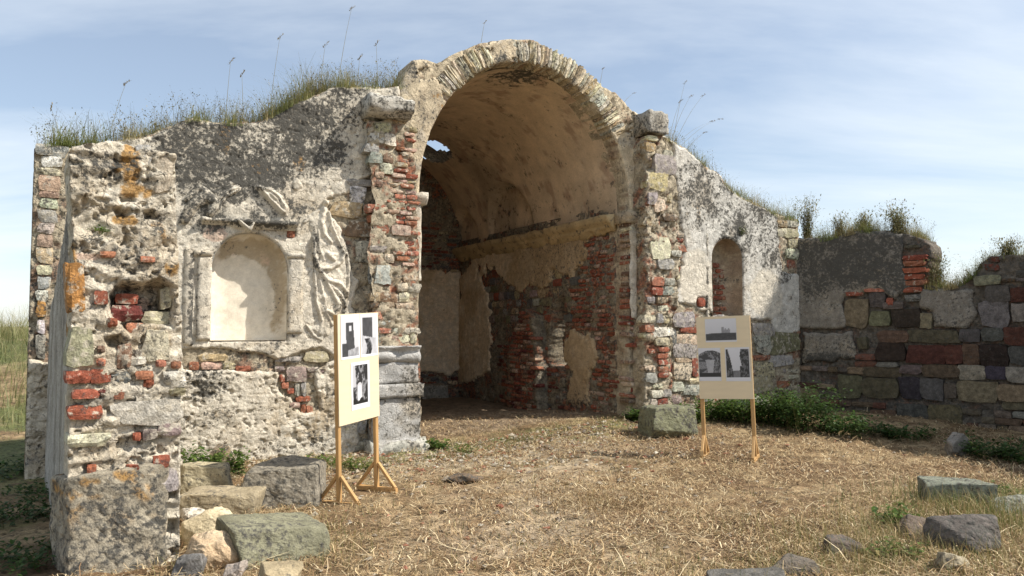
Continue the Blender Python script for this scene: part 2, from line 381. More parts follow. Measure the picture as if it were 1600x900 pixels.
# ------------------------------------------------------------------ ground
def axis(a, b, step, far, ratio=1.22):
    c = list(np.arange(a, b+1e-6, step)); s = step
    while c[-1] < far: s *= ratio; c.append(c[-1]+s)
    s = step
    while c[0] > -far: s *= ratio; c.insert(0, c[0]-s)
    return np.array(c)
gx = axis(-9, 9, .065, 900); gy = axis(2.5, 15, .065, 900)
GX, GY = np.meshgrid(gx, gy); GZ = gz(GX, GY)
near = np.exp(-(np.maximum(np.hypot(GX, GY-8)-9, 0)/4)**2)
GZ = GZ+near*((fbm(GX, GY, 3.0, 4, 20)-.5)*.06+(fbm(GX, GY, 13, 2, 27)-.5)*.05)
n1 = fbm(GX, GY, .8, 4, 11).ravel(); n2 = fbm(GX, GY, 4, 4, 15, .6).ravel(); X_, Y_ = GX.ravel(), GY.ravel()
gc = np.repeat(np.array([[.20, .135, .072]]), len(n1), 0)
gc = mixc(gc, (.34, .25, .14), sstep(.42, .62, n2)); gc = mixc(gc, (.15, .09, .048), sstep(.54, .70, n1)*.8)
# pale trampled rubble in front of the arch, green tinge along the wall foot
fd = (np.stack([X_, Y_, 0*X_], 1)-FAC.o)@FAC.Y; fu = (np.stack([X_, Y_, 0*X_], 1)-FAC.o)@FAC.X
gc = mixc(gc, (.40, .32, .22), np.exp(-((X_-.4-.12*(Y_-8))/.9)**2)*sstep(11, 9, Y_)*sstep(.40, .56, n2*.5+n1*.5)*.8)   # trodden way to the arch
gc = mixc(gc, (.42, .36, .27), np.exp(-((fu-.9)/1.5)**2-((fd+1.2)/.8)**2)*sstep(.3, .6, n2)*.9)
gc = mixc(gc, (.12, .15, .045), np.exp(-((fd+.5)/.55)**2)*sstep(.42, .6, n2)*.75)
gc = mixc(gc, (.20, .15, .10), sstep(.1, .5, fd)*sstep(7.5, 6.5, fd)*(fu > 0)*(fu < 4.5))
gc = mixc(gc, (.10, .13, .04), sstep(-3.2, -4.4, X_)*sstep(.42, .6, n1)*.8)
gi = np.arange(GX.size).reshape(GX.shape)
gq = np.stack([gi[:-1, :-1], gi[:-1, 1:], gi[1:, 1:], gi[1:, :-1]], -1).reshape(-1, 4)
ground = link('ground', mkmesh('ground', np.stack([X_, Y_, GZ.ravel()], 1), gq, np.concatenate([gc, np.full((len(n1), 1), .30)], 1), M_GROUND))
tag(ground, kind='structure')
def gzf(x, y): return float(gz(np.array([x]), np.array([y]))[0])

# ------------------------------------------------------------------ more builders in a wall's local space
def molding(name, parent, x0, x1, prof, mat, colfn, n=None, amp=.008, seed=0, chips=0.0, taper=True):
    """a moulded bar along local x; prof is a closed list of (y, z)"""
    n = n or max(4, int((x1-x0)/.04)); xs = np.linspace(x0, x1, n); P = np.array(prof, float)
    # refine the profile
    Q = []
    for a, b in zip(P, np.roll(P, -1, 0)):
        m = max(1, int(np.linalg.norm(b-a)/.035))
        for k in range(m): Q.append(a+(b-a)*k/m)
    P = np.array(Q); k = len(P); cy, cz = P.mean(0)
    V = np.zeros((n, k, 3)); V[:, :, 0] = xs[:, None]; V[:, :, 1] = P[None, :, 0]; V[:, :, 2] = P[None, :, 1]
    ph = np.arange(k)*.05
    nz = fbm(np.repeat(xs[:, None], k, 1), np.repeat(ph[None], n, 0)+seed, 9, 4, seed)-.5
    ch = chips*sstep(.56, .70, fbm(np.repeat(xs[:, None], k, 1), np.repeat(ph[None], n, 0)+seed*3, 3.2, 3, seed+7))
    s = 1+nz*2*amp/.08-ch
    V[:, :, 1] = cy+(V[:, :, 1]-cy)*np.clip(s, .2, 2); V[:, :, 2] = cz+(V[:, :, 2]-cz)*np.clip(s, .2, 2)
    V[:, :, 0] += nz*amp*2
    idx = np.arange(n*k).reshape(n, k); r = np.roll(idx, -1, 1)
    q = np.stack([idx[:-1], idx[1:], r[1:], r[:-1]], -1).reshape(-1, 4)
    v = V.reshape(-1, 3); c0 = len(v)
    v = np.concatenate([v, np.repeat(V[0].mean(0)[None], k, 0), np.repeat(V[-1].mean(0)[None], k, 0)]); i0 = c0+np.arange(k); i1 = i0+k
    e0 = np.stack([idx[0], r[0], np.roll(i0, -1), i0], 1); e1 = np.stack([r[-1], idx[-1], i1, np.roll(i1, -1)], 1)
    return link(name, mkmesh(name, v, np.concatenate([q, e0, e1]), colfn(v[:, 0]+v[:, 1], v[:, 2]), mat), parent)
def box_panel(name, parent, u0, u1, v0, v1, d, T, colfn, mat=M_PLASTER, res=.02, amp=.006, rag=.012, seed=0):
    f = lambda U, V: np.minimum(np.minimum(U-u0, u1-U), np.minimum(V-v0, v1-V))+(fbm(U, V, 7, 3, seed+3)-.55)*rag*2
    return panel(name, parent, f, (u0-.03, u1+.03, v0-.03, v1+.03), res, lambda U, V: d+(fbm(U, V, 12, 4, seed)-.5)*2*amp+.02*sstep(.03, 0, f(U, V)), mat, colfn, T=T, steps=2, rag=.004)
def relief(name, parent, strokes, d0, colfn, res=.012, mat=M_PLASTER, fl=0.0, seed=0, body=None, bh=.06, flute=None):
    """carved stucco: domed strokes [(points, radius, height)] on the wall plane"""
    allp = np.concatenate([np.array(s[0]) for s in strokes]+([np.array(body)] if body is not None else [])); rm = max([s[1] for s in strokes]+[.05])
    def H(U, V):
        h = np.zeros(U.shape)
        if body is not None:
            sd_ = sdf(body, U, V)+rag(U, V, .012, 9, seed); h = np.where(sd_ > 0, bh*np.sqrt(np.clip(sd_/.07, 0, 1)), 0)
            if flute: h = np.where(sd_ > 0, h+.018*np.cos(2*np.pi*sd_/flute)*sstep(0, .03, sd_), 0)
        for pts, r, hh in strokes:
            pts = np.array(pts); D = np.full(U.shape, 9.); 
            m = len(pts)-1
            for i in range(m):
                (ax, ay), (bx, by) = pts[i], pts[i+1]; ex, ey = bx-ax, by-ay; L = ex*ex+ey*ey+1e-9
                t = np.clip(((U-ax)*ex+(V-ay)*ey)/L, 0, 1); rr = r*(1-.35*abs((i+t)/m*2-1)**2)
                D = np.minimum(D, np.hypot(U-ax-t*ex, V-ay-t*ey)/rr)
            k = np.sqrt(np.clip(1-D*D, 0, 1))*hh; h = np.maximum(h, k)
        nz = fbm(U, V, 22, 4, seed, .6)-.5
        return np.where(h > 0, h+nz*.03, h-.01)
    f = lambda U, V: H(U, V)-.006
    return panel(name, parent, f, (allp[:, 0].min()-rm, allp[:, 0].max()+rm, allp[:, 1].min()-rm, allp[:, 1].max()+rm), res, lambda U, V: d0-np.maximum(H(U, V), 0), mat, colfn, T=d0+.02, steps=1, rag=0)
rag = lambda U, V, a=.05, s=3, seed=0: (fbm(U, V, s, 4, seed, .6)-.5)*2*a
rough = lambda U, V, a=.03, seed=0: (fbm(U, V, 5, 4, seed, .6)-.5)*2*a+(fbm(U, V, 22, 3, seed+4, .6)-.5)*a

# ------------------------------------------------------------------ the arched facade
FT = thing('chapel_facade', 'weathered plaster and rubble wall pierced by the tall open arch', 'wall', FAC.o, FAC.a)
F_out_L = [(-4.09, -.4), (-4.09, 3.60), (-3.756, 3.66), (-3.49, 3.72), (-2.99, 3.86), (-2.47, 4.13), (-2.02, 4.12), (-1.69, 4.18), (-1.31, 4.45), (-.815, 4.76), (-.36, 4.82), (.13, 4.92), (.13, -.4)]
NL = (-1.785, 2.33, .448, 1.46)     # left niche: centre u, springing, half width, sill
NR = (6.06, 2.80, .335, 1.62)
def niche_f(N, U, V, g=0.0, rise=1.0):
    cu, sp, hw, si = N
    up = (hw+g)*(1-np.sqrt(((U-cu)/(hw+g))**2+((np.maximum(V, sp)-sp)/((hw+g)*rise))**2))
    return np.where(V > sp, up, np.minimum((hw+g)-np.abs(U-cu), V-si+g))
outL = lambda U, V: sdf(F_out_L, U, V)+rag(U, V, .05, 3, 2)*sstep(3.2, 3.5, V)
fL = lambda U, V: np.minimum(outL(U, V), -niche_f(NL, U, V, .03))
panel('masonry_core', FT, fL, (-4.2, .15, -.4, 5.0), .022, lambda U, V: crumb(U, V, .034, 1), M_CORE, mortar_col(amb=.35), T=.55, back=True, rag=.03)
# where the plaster is gone (survey of the photograph)
EXP_L = [[(548, 285), (590, 270), (578, 180), (660, 120), (680, 720), (560, 720), (560, 640), (585, 560), (560, 520), (548, 480), (560, 440), (545, 400), (530, 350), (515, 335), (515, 312), (545, 300)],
         [(286, 548), (350, 545), (432, 560), (500, 545), (520, 560), (495, 575), (440, 582), (400, 580), (286, 577)],
         [(432, 565), (488, 560), (492, 600), (500, 640), (470, 642), (455, 620), (436, 610)],
         [(448, 350), (462, 350), (462, 372), (448, 372)], [(40, 200), (110, 200), (110, 560), (40, 560)]]
EXP_Lu = [FAC.poly(p) for p in EXP_L]
def exposedL(U, V):
    e = np.full(U.shape, -9.)
    for p in EXP_Lu: e = np.maximum(e, sdf(p, U, V))
    return e+rag(U, V, .07, 4, 6)
fLp = lambda U, V: np.minimum(np.minimum(outL(U, V)-.01+rag(U, V, .03, 5, 31)*sstep(3.0, 3.4, V), -exposedL(U, V)), -niche_f(NL, U, V, 0))
colL = plaster_col(FAC, dark=[(300, 240, 70, 60, 1.0), (380, 250, 90, 60, 1.05), (480, 210, 80, 70, 1.0), (545, 170, 40, 40, .8), (320, 330, 40, 40, .8), (395, 280, 45, 22, 1.3), (350, 300, 40, 22, 1.0), (420, 285, 30, 14, 1.0), (318, 600, 45, 30, .75), (440, 190, 60, 40, .9), (360, 220, 80, 40, 1.0), (340, 650, 30, 20, .45), (460, 690, 60, 20, .4), (430, 330, 50, 30, .55), (520, 250, 40, 40, .6)],
                   orange=[(350, 215, 14, 30, .9), (467, 255, 12, 16, .9), (405, 265, 20, 10, .7), (300, 200, 10, 10, .6), (420, 205, 20, 12, .5)], warm=[(470, 650, 80, 50, .7), (350, 660, 60, 40, .5), (490, 590, 40, 40, .6)], pink=[(335, 365, 24, 14, .9)],
                   clean=[(530, 300, 30, 40, .6), (420, 640, 90, 50, .6), (500, 440, 40, 80, .6), (560, 210, 30, 60, .7), (385, 690, 80, 25, .6)], grey=[(540, 300, 50, 40, .5), (310, 470, 25, 80, .4)], seed=1)
def dLp(U, V):
    low = sstep(1.45, 1.2, V)
    return -.035+rough(U, V, .008, 12)+crumb(U, V, .012+.020*low, 12, .5)-.015*low+.03*sstep(.03, 0, fLp(U, V))
panel('plaster', FT, fLp, (-4.2, .15, -.4, 5.0), .012, dLp, M_PLASTER, colL, T=.03, steps=1, rag=.0)
# niches: rounded recesses, plastered
def niche(name, N, depth, colfn, parent, res_h=26, res_v=34, rise=1.0, mat=M_PLASTER, pw=3.2):
    cu, sp, hw, si = N
    # rows follow the opening outline inwards: sheet param s across, t up
    S = np.linspace(-1, 1, res_h*2+1); top = sp+hw*rise
    Vv = np.linspace(si, top, res_v*2); rows = []
    for v in Vv:
        h = hw if v <= sp else hw*math.sqrt(max(1-((v-sp)/(hw*rise))**2, 0))
        dm = depth*(1 if v <= sp else math.sqrt(max(1-((v-sp)/(hw*rise))**2, 0))**.7)
        y = dm*np.clip(1-np.abs(S)**pw, 0, 1)**(1/pw)
        rows.append(np.stack([cu+S*h, y+(fbm(S*h+3, np.full_like(S, v), 9, 4, 3)-.5)*.02*(y > .03)-.02, np.full_like(S, v)], 1))
    v = np.concatenate(rows); n = len(S); idx = np.arange(len(v)).reshape(-1, n)
    q = np.stack([idx[:-1, :-1], idx[:-1, 1:], idx[1:, 1:], idx[1:, :-1]], -1).reshape(-1, 4)
    sill = np.concatenate([rows[0], rows[0]*np.array([1, 0, 1])+np.array([0, -.03, 0])]); b = len(v)
    a_ = np.arange(n-1); q2 = np.stack([b+a_, b+a_+1, b+n+a_+1, b+n+a_], 1)
    v = np.concatenate([v, sill]); me = mkmesh(name, v, np.concatenate([q, q2]), colfn(v[:, 0], v[:, 2]), mat); me.validate()
    return link(name, me, parent)
niche('niche', NL, .27, plaster_col(FAC, dark=[(430, 470, 14, 50, .6), (350, 385, 50, 14, .5)], warm=[(390, 395, 60, 28, 1.0), (435, 450, 16, 90, .9)], pink=[(400, 400, 60, 22, .5)], clean=[(375, 470, 60, 75, 1.6)], amb=.02, seed=7, base=np.array([.66, .60, .50])), FT, mat=M_SMOOTH)
niche('niche', NR, .35, plaster_col(FAC, warm=[(1136, 410, 30, 40, .8)], amb=.2, seed=9, base=(.33, .25, .18)), FT)
for k in range(42):       # bricks bared in the back of the right niche
    v = 1.75+(k//3)*.095; u = NR[0]-.2+(k % 3)*.2+random.uniform(-.05, .05)+(.1 if (k//3) % 2 else 0)
    if v < 2.75 and abs(u-NR[0]) < .24 and random.random() < .93: unit(FT, 'brick', u, v, random.uniform(.15, .2), .07, random.choice(['red', 'red2', 'brown', 'red']), .31, .06, .02, lich=.35)
# niche surround: strips, imposts, cornice, plinth course
cw = plaster_col(FAC, dark=[(300, 470, 8, 90, .8), (310, 350, 30, 30, .7)], amb=.24, seed=21)
for (a, b, t, l, dd) in [(288, 300, 388, 540, -.07), (308, 328, 400, 532, -.075), (449, 471, 402, 520, -.075)]:
    u0, vt = FAC.uv(a, t); u1, vl = FAC.uv(b, l); box_panel('niche_pilaster', FT, u0, u1, vl, vt, dd, 0.01, cw, seed=a)
for (a, b, y, h) in [(302, 331, 396, .06), (447, 474, 400, .06)]:
    u0, v0 = FAC.uv(a, y); u1, _ = FAC.uv(b, y); molding('impost', FT, u0, u1, [(0, v0-h/2), (-.08, v0-h/2), (-.10, v0), (-.10, v0+h/2), (0, v0+h/2)], M_PLASTER, cw, seed=a)
u0, v0 = FAC.uv(314, 346); u1, _ = FAC.uv(463, 350)
molding('niche_cornice', FT, u0, u1, [(0, v0-.06), (-.06, v0-.06), (-.07, v0-.01), (-.13, v0), (-.14, v0+.05), (0, v0+.06)], M_PLASTER, plaster_col(FAC, dark=[(390, 345, 80, 12, .9)], amb=.3, seed=23), seed=5, chips=.35)
u0, v0 = FAC.uv(290, 556); u1, _ = FAC.uv(515, 560)
fp = lambda *l: [FAC.uv(x, y) for x, y in l]
cr_ = plaster_col(FAC, dark=[(300, 315, 40, 40, .7), (345, 310, 30, 20, .8), (395, 288, 30, 12, 1.0), (440, 300, 20, 30, .5)], clean=[(430, 320, 20, 20, .8)], amb=.26, seed=25)
relief('carved_scroll', FT, [(fp((288, 345), (300, 322), (322, 306), (336, 318), (328, 334)), .085, .10), (fp((292, 312), (310, 296), (324, 300)), .06, .07)], 0.0, cr_, seed=1)
relief('carved_scroll', FT, [(fp((388, 306), (400, 322), (412, 332)), .03, .04)], 0.0, cr_, seed=3, body=fp((390, 290), (404, 286), (424, 291), (441, 305), (452, 326), (450, 341), (437, 339), (422, 323), (405, 306)), bh=.10, flute=.055)
relief('carved_scroll', FT, [(fp((336, 336), (348, 326), (358, 330)), .03, .04)], 0.0, cr_, seed=13, body=fp((386, 291), (370, 287), (350, 294), (334, 310), (321, 334), (329, 345), (345, 331), (358, 313), (376, 303)), bh=.075, flute=.05)
relief('carved_boss', FT, [(fp((459, 288), (463, 284), (466, 290), (461, 294), (459, 288)), .06, .06)], 0.0, cr_, seed=5)
relief('keystone', FT, [(fp((370, 345), (378, 352), (388, 360), (394, 350)), .035, .15)], 0.0, cr_, seed=6)
cd = plaster_col(FAC, dark=[(540, 380, 14, 60, .8), (505, 430, 20, 14, .8), (530, 470, 14, 30, .7), (492, 400, 8, 60, .8)], clean=[(510, 350, 20, 40, .9), (515, 440, 30, 60, .8)], amb=.2, seed=27)
dr = [((fp((507, 316), (509, 319))), .05, .14), (fp((505, 326), (500, 346), (505, 366), (516, 380)), .04, .115), (fp((512, 332), (517, 356), (527, 378), (536, 396)), .035, .12), (fp((497, 330), (484, 340), (474, 348)), .045, .07),
      (fp((536, 396), (530, 410), (514, 419), (497, 421)), .04, .14), (fp((488, 372), (489, 398), (496, 420), (510, 438), (530, 444), (541, 458)), .04, .13), (fp((496, 360), (497, 388), (505, 408)), .03, .10),
      (fp((510, 396), (520, 406)), .06, .12), (fp((540, 396), (543, 416), (543, 440), (540, 464)), .035, .10), (fp((508, 440), (518, 458), (529, 478), (522, 492), (510, 486)), .045, .12), (fp((516, 446), (532, 462), (538, 480)), .035, .11),
      (fp((498, 438), (504, 464), (509, 490), (518, 508)), .03, .10), (fp((490, 425), (493, 470), (502, 502), (497, 522)), .03, .09), (fp((478, 508), (489, 524), (501, 531), (502, 518)), .03, .07)]
relief('stucco_drapery', FT, [(a_, r_, h_*.72) for a_, r_, h_ in dr], -.01, cd, seed=8, body=fp((508, 314), (498, 326), (476, 345), (485, 372), (487, 420), (490, 470), (499, 503), (479, 512), (498, 533), (514, 526), (523, 502), (540, 492), (547, 455), (546, 420), (541, 394), (530, 376), (518, 348)), bh=.055)
SK = units_px(FT, FAC, [(547, 292, 571, 316, 'white'), (544, 280, 579, 292, 'grey'), (520, 313, 564, 340, 'ochre'), (565, 320, 589, 337, 'olive'), (543, 348, 580, 371, 'brown'), (555, 380, 600, 409, 'green'), (576, 416, 608, 444, 'blue'), (581, 338, 602, 349, 'pale')], d=-.02, proud=.05, lich=.3)
SK += units_px(FT, FAC, [(446, 575, 478, 595, 'mauve'), (460, 598, 467, 617, 'grey'), (470, 598, 478, 617, 'grey'), (437, 586, 445, 597, 'red'), (440, 598, 450, 607, 'red2'), (449, 606, 459, 614, 'red'), (462, 619, 484, 627, 'red'), (470, 632, 477, 645, 'red2'), (479, 634, 488, 647, 'red2'), (452, 628, 467, 636, 'pink'),
                 (295, 565, 311, 577, 'red2'), (313, 566, 345, 577, 'pink'), (347, 567, 366, 577, 'tan'), (368, 572, 390, 580, 'red2'), (310, 553, 352, 564, 'ochre'), (430, 573, 444, 581, 'mauve'), (480, 574, 496, 583, 'mauve'), (496, 576, 511, 583, 'mauve'), (475, 549, 512, 565, 'olive'), (434, 556, 470, 566, 'grey'),
                 (449, 351, 460, 360, 'red'), (449, 361, 460, 371, 'red2'), (533, 660, 550, 690, 'cream'), (552, 655, 572, 676, 'grey'), (540, 690, 572, 705, 'pale')], d=-.01, proud=.045, lich=.25)
courses(FT, lambda U, V: np.where(U < -.9, -9, exposedL(U, V)-.04), .05, 4.85, -1.1, .1, (.10, .2), (.12, .30), ['pale', 'cream', 'grey', 'mauve', 'tan', 'red2', 'olive', 'brown', 'pale', 'cream'], -.005, .03, SK, .14, lich=.3)
# quoins of the far left end of the wall
SQ = units_px(FT, FAC, [(56, 228, 106, 244, 'grey'), (62, 246, 100, 262, 'white'), (58, 263, 94, 273, 'cream'), (60, 274, 93, 298, 'pink'), (62, 300, 92, 309, 'pink'), (62, 311, 90, 326, 'pale'), (60, 328, 88, 345, 'grey'), (60, 347, 84, 365, 'pale'), (59, 367, 82, 385, 'pink'), (58, 388, 82, 412, 'tan'), (58, 414, 80, 430, 'cream'), (57, 433, 78, 452, 'grey'), (57, 454, 76, 470, 'white'), (57, 472, 72, 496, 'orange'), (57, 500, 70, 520, 'white'), (56, 524, 70, 560, 'grey')], d=0, proud=.05, lich=.3)

# the arch bay
ex = fp((640, 104), (645, 93), (665, 94), (683, 99), (705, 86), (749, 67), (792, 61), (834, 62), (872, 85), (904, 104), (943, 135), (964, 146), (986, 171))
F_out_A = [(.13, -.4), (.13, 4.9)]+ex+[(4.36, 5.0), (4.36, -.4)]
def open_f(U, V):
    r = np.sqrt(((U-ACX)/AA)**2+((np.maximum(V, ASP)-ASP)/AB)**2)
    return np.where(V > ASP, (1-r)*AB*.9, AA-np.abs(U-ACX))
fA = lambda U, V: np.minimum(sdf(F_out_A, U, V)+rag(U, V, .018, 5, 9), -open_f(U, V)-.012*np.abs(rag(U, V, 1, 8, 4)))
panel('arch_core', FT, fA, (.1, 4.45, -.4, 6.1), .028, lambda U, V: .012+crumb(U, V, .03, 8, 1), M_CORE, mortar_col(amb=.25, red=.1, base=CREAM*.9), T=.55, back=True, rag=.02)
def ang(U, V): return np.degrees(np.arctan2((V-ASP)/AB, (U-ACX)/AA))
def ringx(U, V):
    a = ang(U, V)+rag(U, V, 9, 6, 14); r = np.sqrt(((U-ACX)/AA)**2+((V-ASP)/AB)**2)
    e = np.where((a > 33) & (a < 98), 1, 0)+np.where((a > 112) & (a < 138), 1, 0)
    return np.where((e > 0) & (r < 1.3), .1, -.1)
lowx = FAC.poly([(640, 400), (652, 330), (668, 328), (670, 720), (630, 720)])
rlow = FAC.poly([(985, 395), (1060, 380), (1080, 720), (975, 720)])
fAp = lambda U, V: np.minimum(np.minimum(fA(U, V)-.008, -ringx(U, V)), np.minimum(-sdf(lowx, U, V), -sdf(rlow, U, V))+rag(U, V, .05, 5, 3))
colA = plaster_col(FAC, dark=[(720, 110, 30, 14, .5), (655, 110, 20, 20, .4), (960, 170, 20, 20, .35), (760, 85, 30, 12, .5)], orange=[(690, 160, 20, 30, .35)], warm=[(670, 150, 40, 60, .6), (950, 190, 30, 40, .5)], base=CREAM, amb=.2, seed=33)
panel('arch_plaster', FT, fAp, (.1, 4.45, -.4, 6.1), .016, lambda U, V: -.022+rough(U, V, .008, 15)+.02*sstep(.03, 0, fAp(U, V)), M_PLASTER, colA, T=.03, steps=1, rag=0)
t = 34.0
while t < 139:
    if not (99 < t < 111):
        tr_ = math.radians(t); th = random.uniform(.045, .075)
        u, v = ACX+AA*math.cos(tr_), ASP+AB*math.sin(tr_); nx, nz = math.cos(tr_)/AA, math.sin(tr_)/AB; L = math.hypot(nx, nz); nx /= L; nz /= L
        ln = random.uniform(.29, .32)*(1 if t > 55 else .9)
        ck = random.choice(['cream', 'pale', 'tan', 'cream', 'pale', 'yellow', 'cream', 'pale'] if t > 60 else ['cream', 'tan', 'pale', 'ochre', 'grey', 'white'])
        o = unit(FT, 'voussoir', u+nx*(ln/2+.01), v+nz*(ln/2+.01), th, ln, ck, -.005, .30, .022, 0, lich=.32)
        o.rotation_euler = (random.uniform(-.02, .02), math.pi/2-math.atan2(nz, nx)+random.uniform(-.015, .015), 0)
        t += math.degrees((th+random.uniform(.0, .012))/1.95)
    else: t += 1
# left jamb: impost capital and the white colonnette below it
jc = plaster_col(FAC, amb=.15, base=WHITE, seed=41)
molding('capital', FT, .28, .52, [(.3, 3.30), (-.06, 3.30), (-.12, 3.38), (-.12, 3.46), (.3, 3.46)], M_PLASTER, jc, seed=4, chips=.3)
molding('cornice_stub', FT, 3.93, 4.2, [(.3, 3.28), (-.04, 3.28), (-.10, 3.38), (-.10, 3.46), (.3, 3.46)], M_PLASTER, plaster_col(FAC, amb=.3, base=WARM, seed=43), seed=6, chips=.4)
box_panel('jamb_plaster', FT, .26, .455, 2.25, 3.30, -.06, .2, jc, seed=3)

# left pilaster, stripped to its rubble, standing on a plastered plinth
DP = -.30
pl = FAC.poly([(578, 720), (574, 540), (583, 470), (575, 400), (584, 320), (574, 188), (642, 183), (650, 300), (656, 430), (648, 470), (655, 540), (660, 720)], DP+.1)
fP = lambda U, V: sdf(pl, U, V)+rag(U, V, .05, 4, 19)
panel('pilaster_core', FT, fP, (-.6, .6, -.4, 4.7), .025, lambda U, V: DP+.10+crumb(U, V, .055, 20), M_CORE, mortar_col(amb=.25, red=.35), T=.0, steps=3, rag=.03)
sk = units_px(FT, FAC, [(584, 192, 608, 208, 'olive'), (578, 210, 600, 222, 'white'), (601, 210, 617, 226, 'pale'), (570, 226, 592, 239, 'grey'), (577, 240, 597, 256, 'grey'), (598, 241, 613, 254, 'brown'), (594, 256, 612, 270, 'pale'), (586, 414, 610, 444, 'blue'), (612, 352, 640, 368, 'pink')], d=DP+.1, proud=.05)
bu = FAC.poly([(616, 190), (644, 190), (648, 300), (650, 420), (620, 420), (608, 330)], DP+.1)
courses(FT, lambda U, V: sdf(bu, U, V), 2.0, 4.4, -.3, .5, (.062, .078), (.13, .22), ['red', 'red2', 'red2', 'pink', 'tan'], DP+.1, .03, sk, .12, lich=.28, gap=.012)
bl = FAC.poly([(612, 190), (606, 300), (612, 420), (648, 425), (655, 540), (582, 540), (578, 190)], DP+.1)
courses(FT, lambda U, V: sdf(bl, U, V)-.02, 1.4, 4.4, -.6, .5, (.08, .15), (.10, .26), ['pale', 'cream', 'tan', 'red2', 'grey', 'pink', 'cream', 'brown'], DP+.1, .03, sk, .15, lich=.28)
molding('corbel', FT, *[FAC.uv(x, 165, DP)[0] for x in (573, 641)], [(0, 4.38), (DP-.02, 4.38), (DP-.14, 4.46), (DP-.16, 4.58), (DP-.08, 4.64), (0, 4.64)], M_ROCK, plaster_col(FAC, dark=[(610, 155, 60, 10, .7)], amb=.42, seed=51, base=GREY*1.3), seed=9, amp=.016)
pc = plaster_col(FAC, dark=[(620, 650, 40, 60, .3), (600, 600, 30, 30, .3)], amb=.27, base=np.array([.44, .43, .41]), seed=53)
xs = lambda x: FAC.uv(x, 600, DP)[0]; zs = lambda y: FAC.uv(620, y, DP)[1]
molding('plinth_base', FT, xs(586), xs(657), [(0, -.2), (DP-.04, -.2), (DP-.04, zs(690)), (DP-.01, zs(688)), (DP-.01, zs(622)), (0, zs(622))], M_PLASTER, pc, seed=12, amp=.012, chips=.12)
molding('plinth_band', FT, xs(583), xs(660), [(0, zs(621)), (DP-.05, zs(621)), (DP-.06, zs(600)), (0, zs(600))], M_PLASTER, pc, seed=14, amp=.01, chips=.08)
molding('plinth_block', FT, xs(588), xs(654), [(0, zs(599)), (DP-.0, zs(599)), (DP-.0, zs(567)), (0, zs(567))], M_PLASTER, pc, seed=16, amp=.012, chips=.1)
molding('plinth_molding', FT, xs(584), xs(655), [(0, zs(566)), (DP-.01, zs(566)), (DP-.06, zs(556)), (DP-.03, zs(548)), (DP-.09, zs(541)), (0, zs(540))], M_PLASTER, pc, seed=18, amp=.012, chips=.3)
molding('plinth_foot', FT, xs(578), xs(668), [(0, -.2), (DP-.10, -.2), (DP-.09, zs(694)), (DP-.03, zs(689)), (0, zs(689))], M_ROCK, plaster_col(FAC, amb=.3, base=np.array([.40, .39, .34]), seed=55), seed=20, amp=.02, chips=.2)

# right bay
F_out_R = [(4.36, -.4), (4.36, 4.95)]+fp((1048, 222), (1070, 232), (1093, 251), (1120, 271), (1137, 294), (1160, 308), (1190, 323), (1213, 337))+[(7.82, 3.58), (7.82, -.4)]
outR = lambda U, V: sdf(F_out_R, U, V)+rag(U, V, .05, 3, 12)*sstep(3.2, 3.5, V)
fR = lambda U, V: np.minimum(outR(U, V), -niche_f(NR, U, V, .03))
panel('masonry_core', FT, fR, (4.33, 7.9, -.4, 5.1), .03, lambda U, V: crumb(U, V, .034, 3), M_CORE, mortar_col(amb=.3, red=.25), T=.55, back=True, rag=.03)
EXP_R = [FAC.poly(p) for p in ([(1000, 200), (1048, 215), (1056, 300), (1068, 380), (1062, 430), (1050, 470), (1078, 478), (1110, 490), (1160, 500), (1205, 500), (1210, 525), (1255, 520), (1255, 720), (990, 720)], [(1213, 335), (1250, 335), (1250, 430), (1222, 425)], [(1090, 465), (1102, 465), (1102, 480), (1090, 480)])]
def exposedR(U, V):
    e = np.full(U.shape, -9.)
    for p in EXP_R: e = np.maximum(e, sdf(p, U, V))
    return e+rag(U, V, .08, 4, 16)
fRp = lambda U, V: np.minimum(np.minimum(outR(U, V)-.01+rag(U, V, .03, 5, 33)*sstep(3.0, 3.4, V), -exposedR(U, V)), -niche_f(NR, U, V, 0))
colR = plaster_col(FAC, dark=[(1110, 310, 60, 60, .55), (1180, 350, 60, 50, .62), (1150, 370, 30, 60, .6), (1210, 400, 30, 50, .7), (1090, 270, 30, 20, .5), (1155, 345, 10, 22, .7)], clean=[(1085, 440, 30, 60, 1.0), (1195, 460, 30, 45, 1.0)], orange=[(1110, 262, 12, 10, .6), (1085, 330, 12, 10, .4)], warm=[(1085, 330, 30, 20, .5)], amb=.22, seed=3, base=np.array([.62, .59, .53]))
panel('plaster', FT, fRp, (4.33, 7.9, -.4, 5.1), .018, lambda U, V: -.032+rough(U, V, .009, 22)+.03*sstep(.035, 0, fRp(U, V)), M_PLASTER, colR, T=.03, steps=1, rag=0)
u0, v1 = FAC.uv(1106, 378); box_panel('niche_pilaster', FT, u0-.06, u0-.02, 1.6, 3.25, -.05, .01, plaster_col(FAC, amb=.5, seed=60), seed=60, rag=.006)
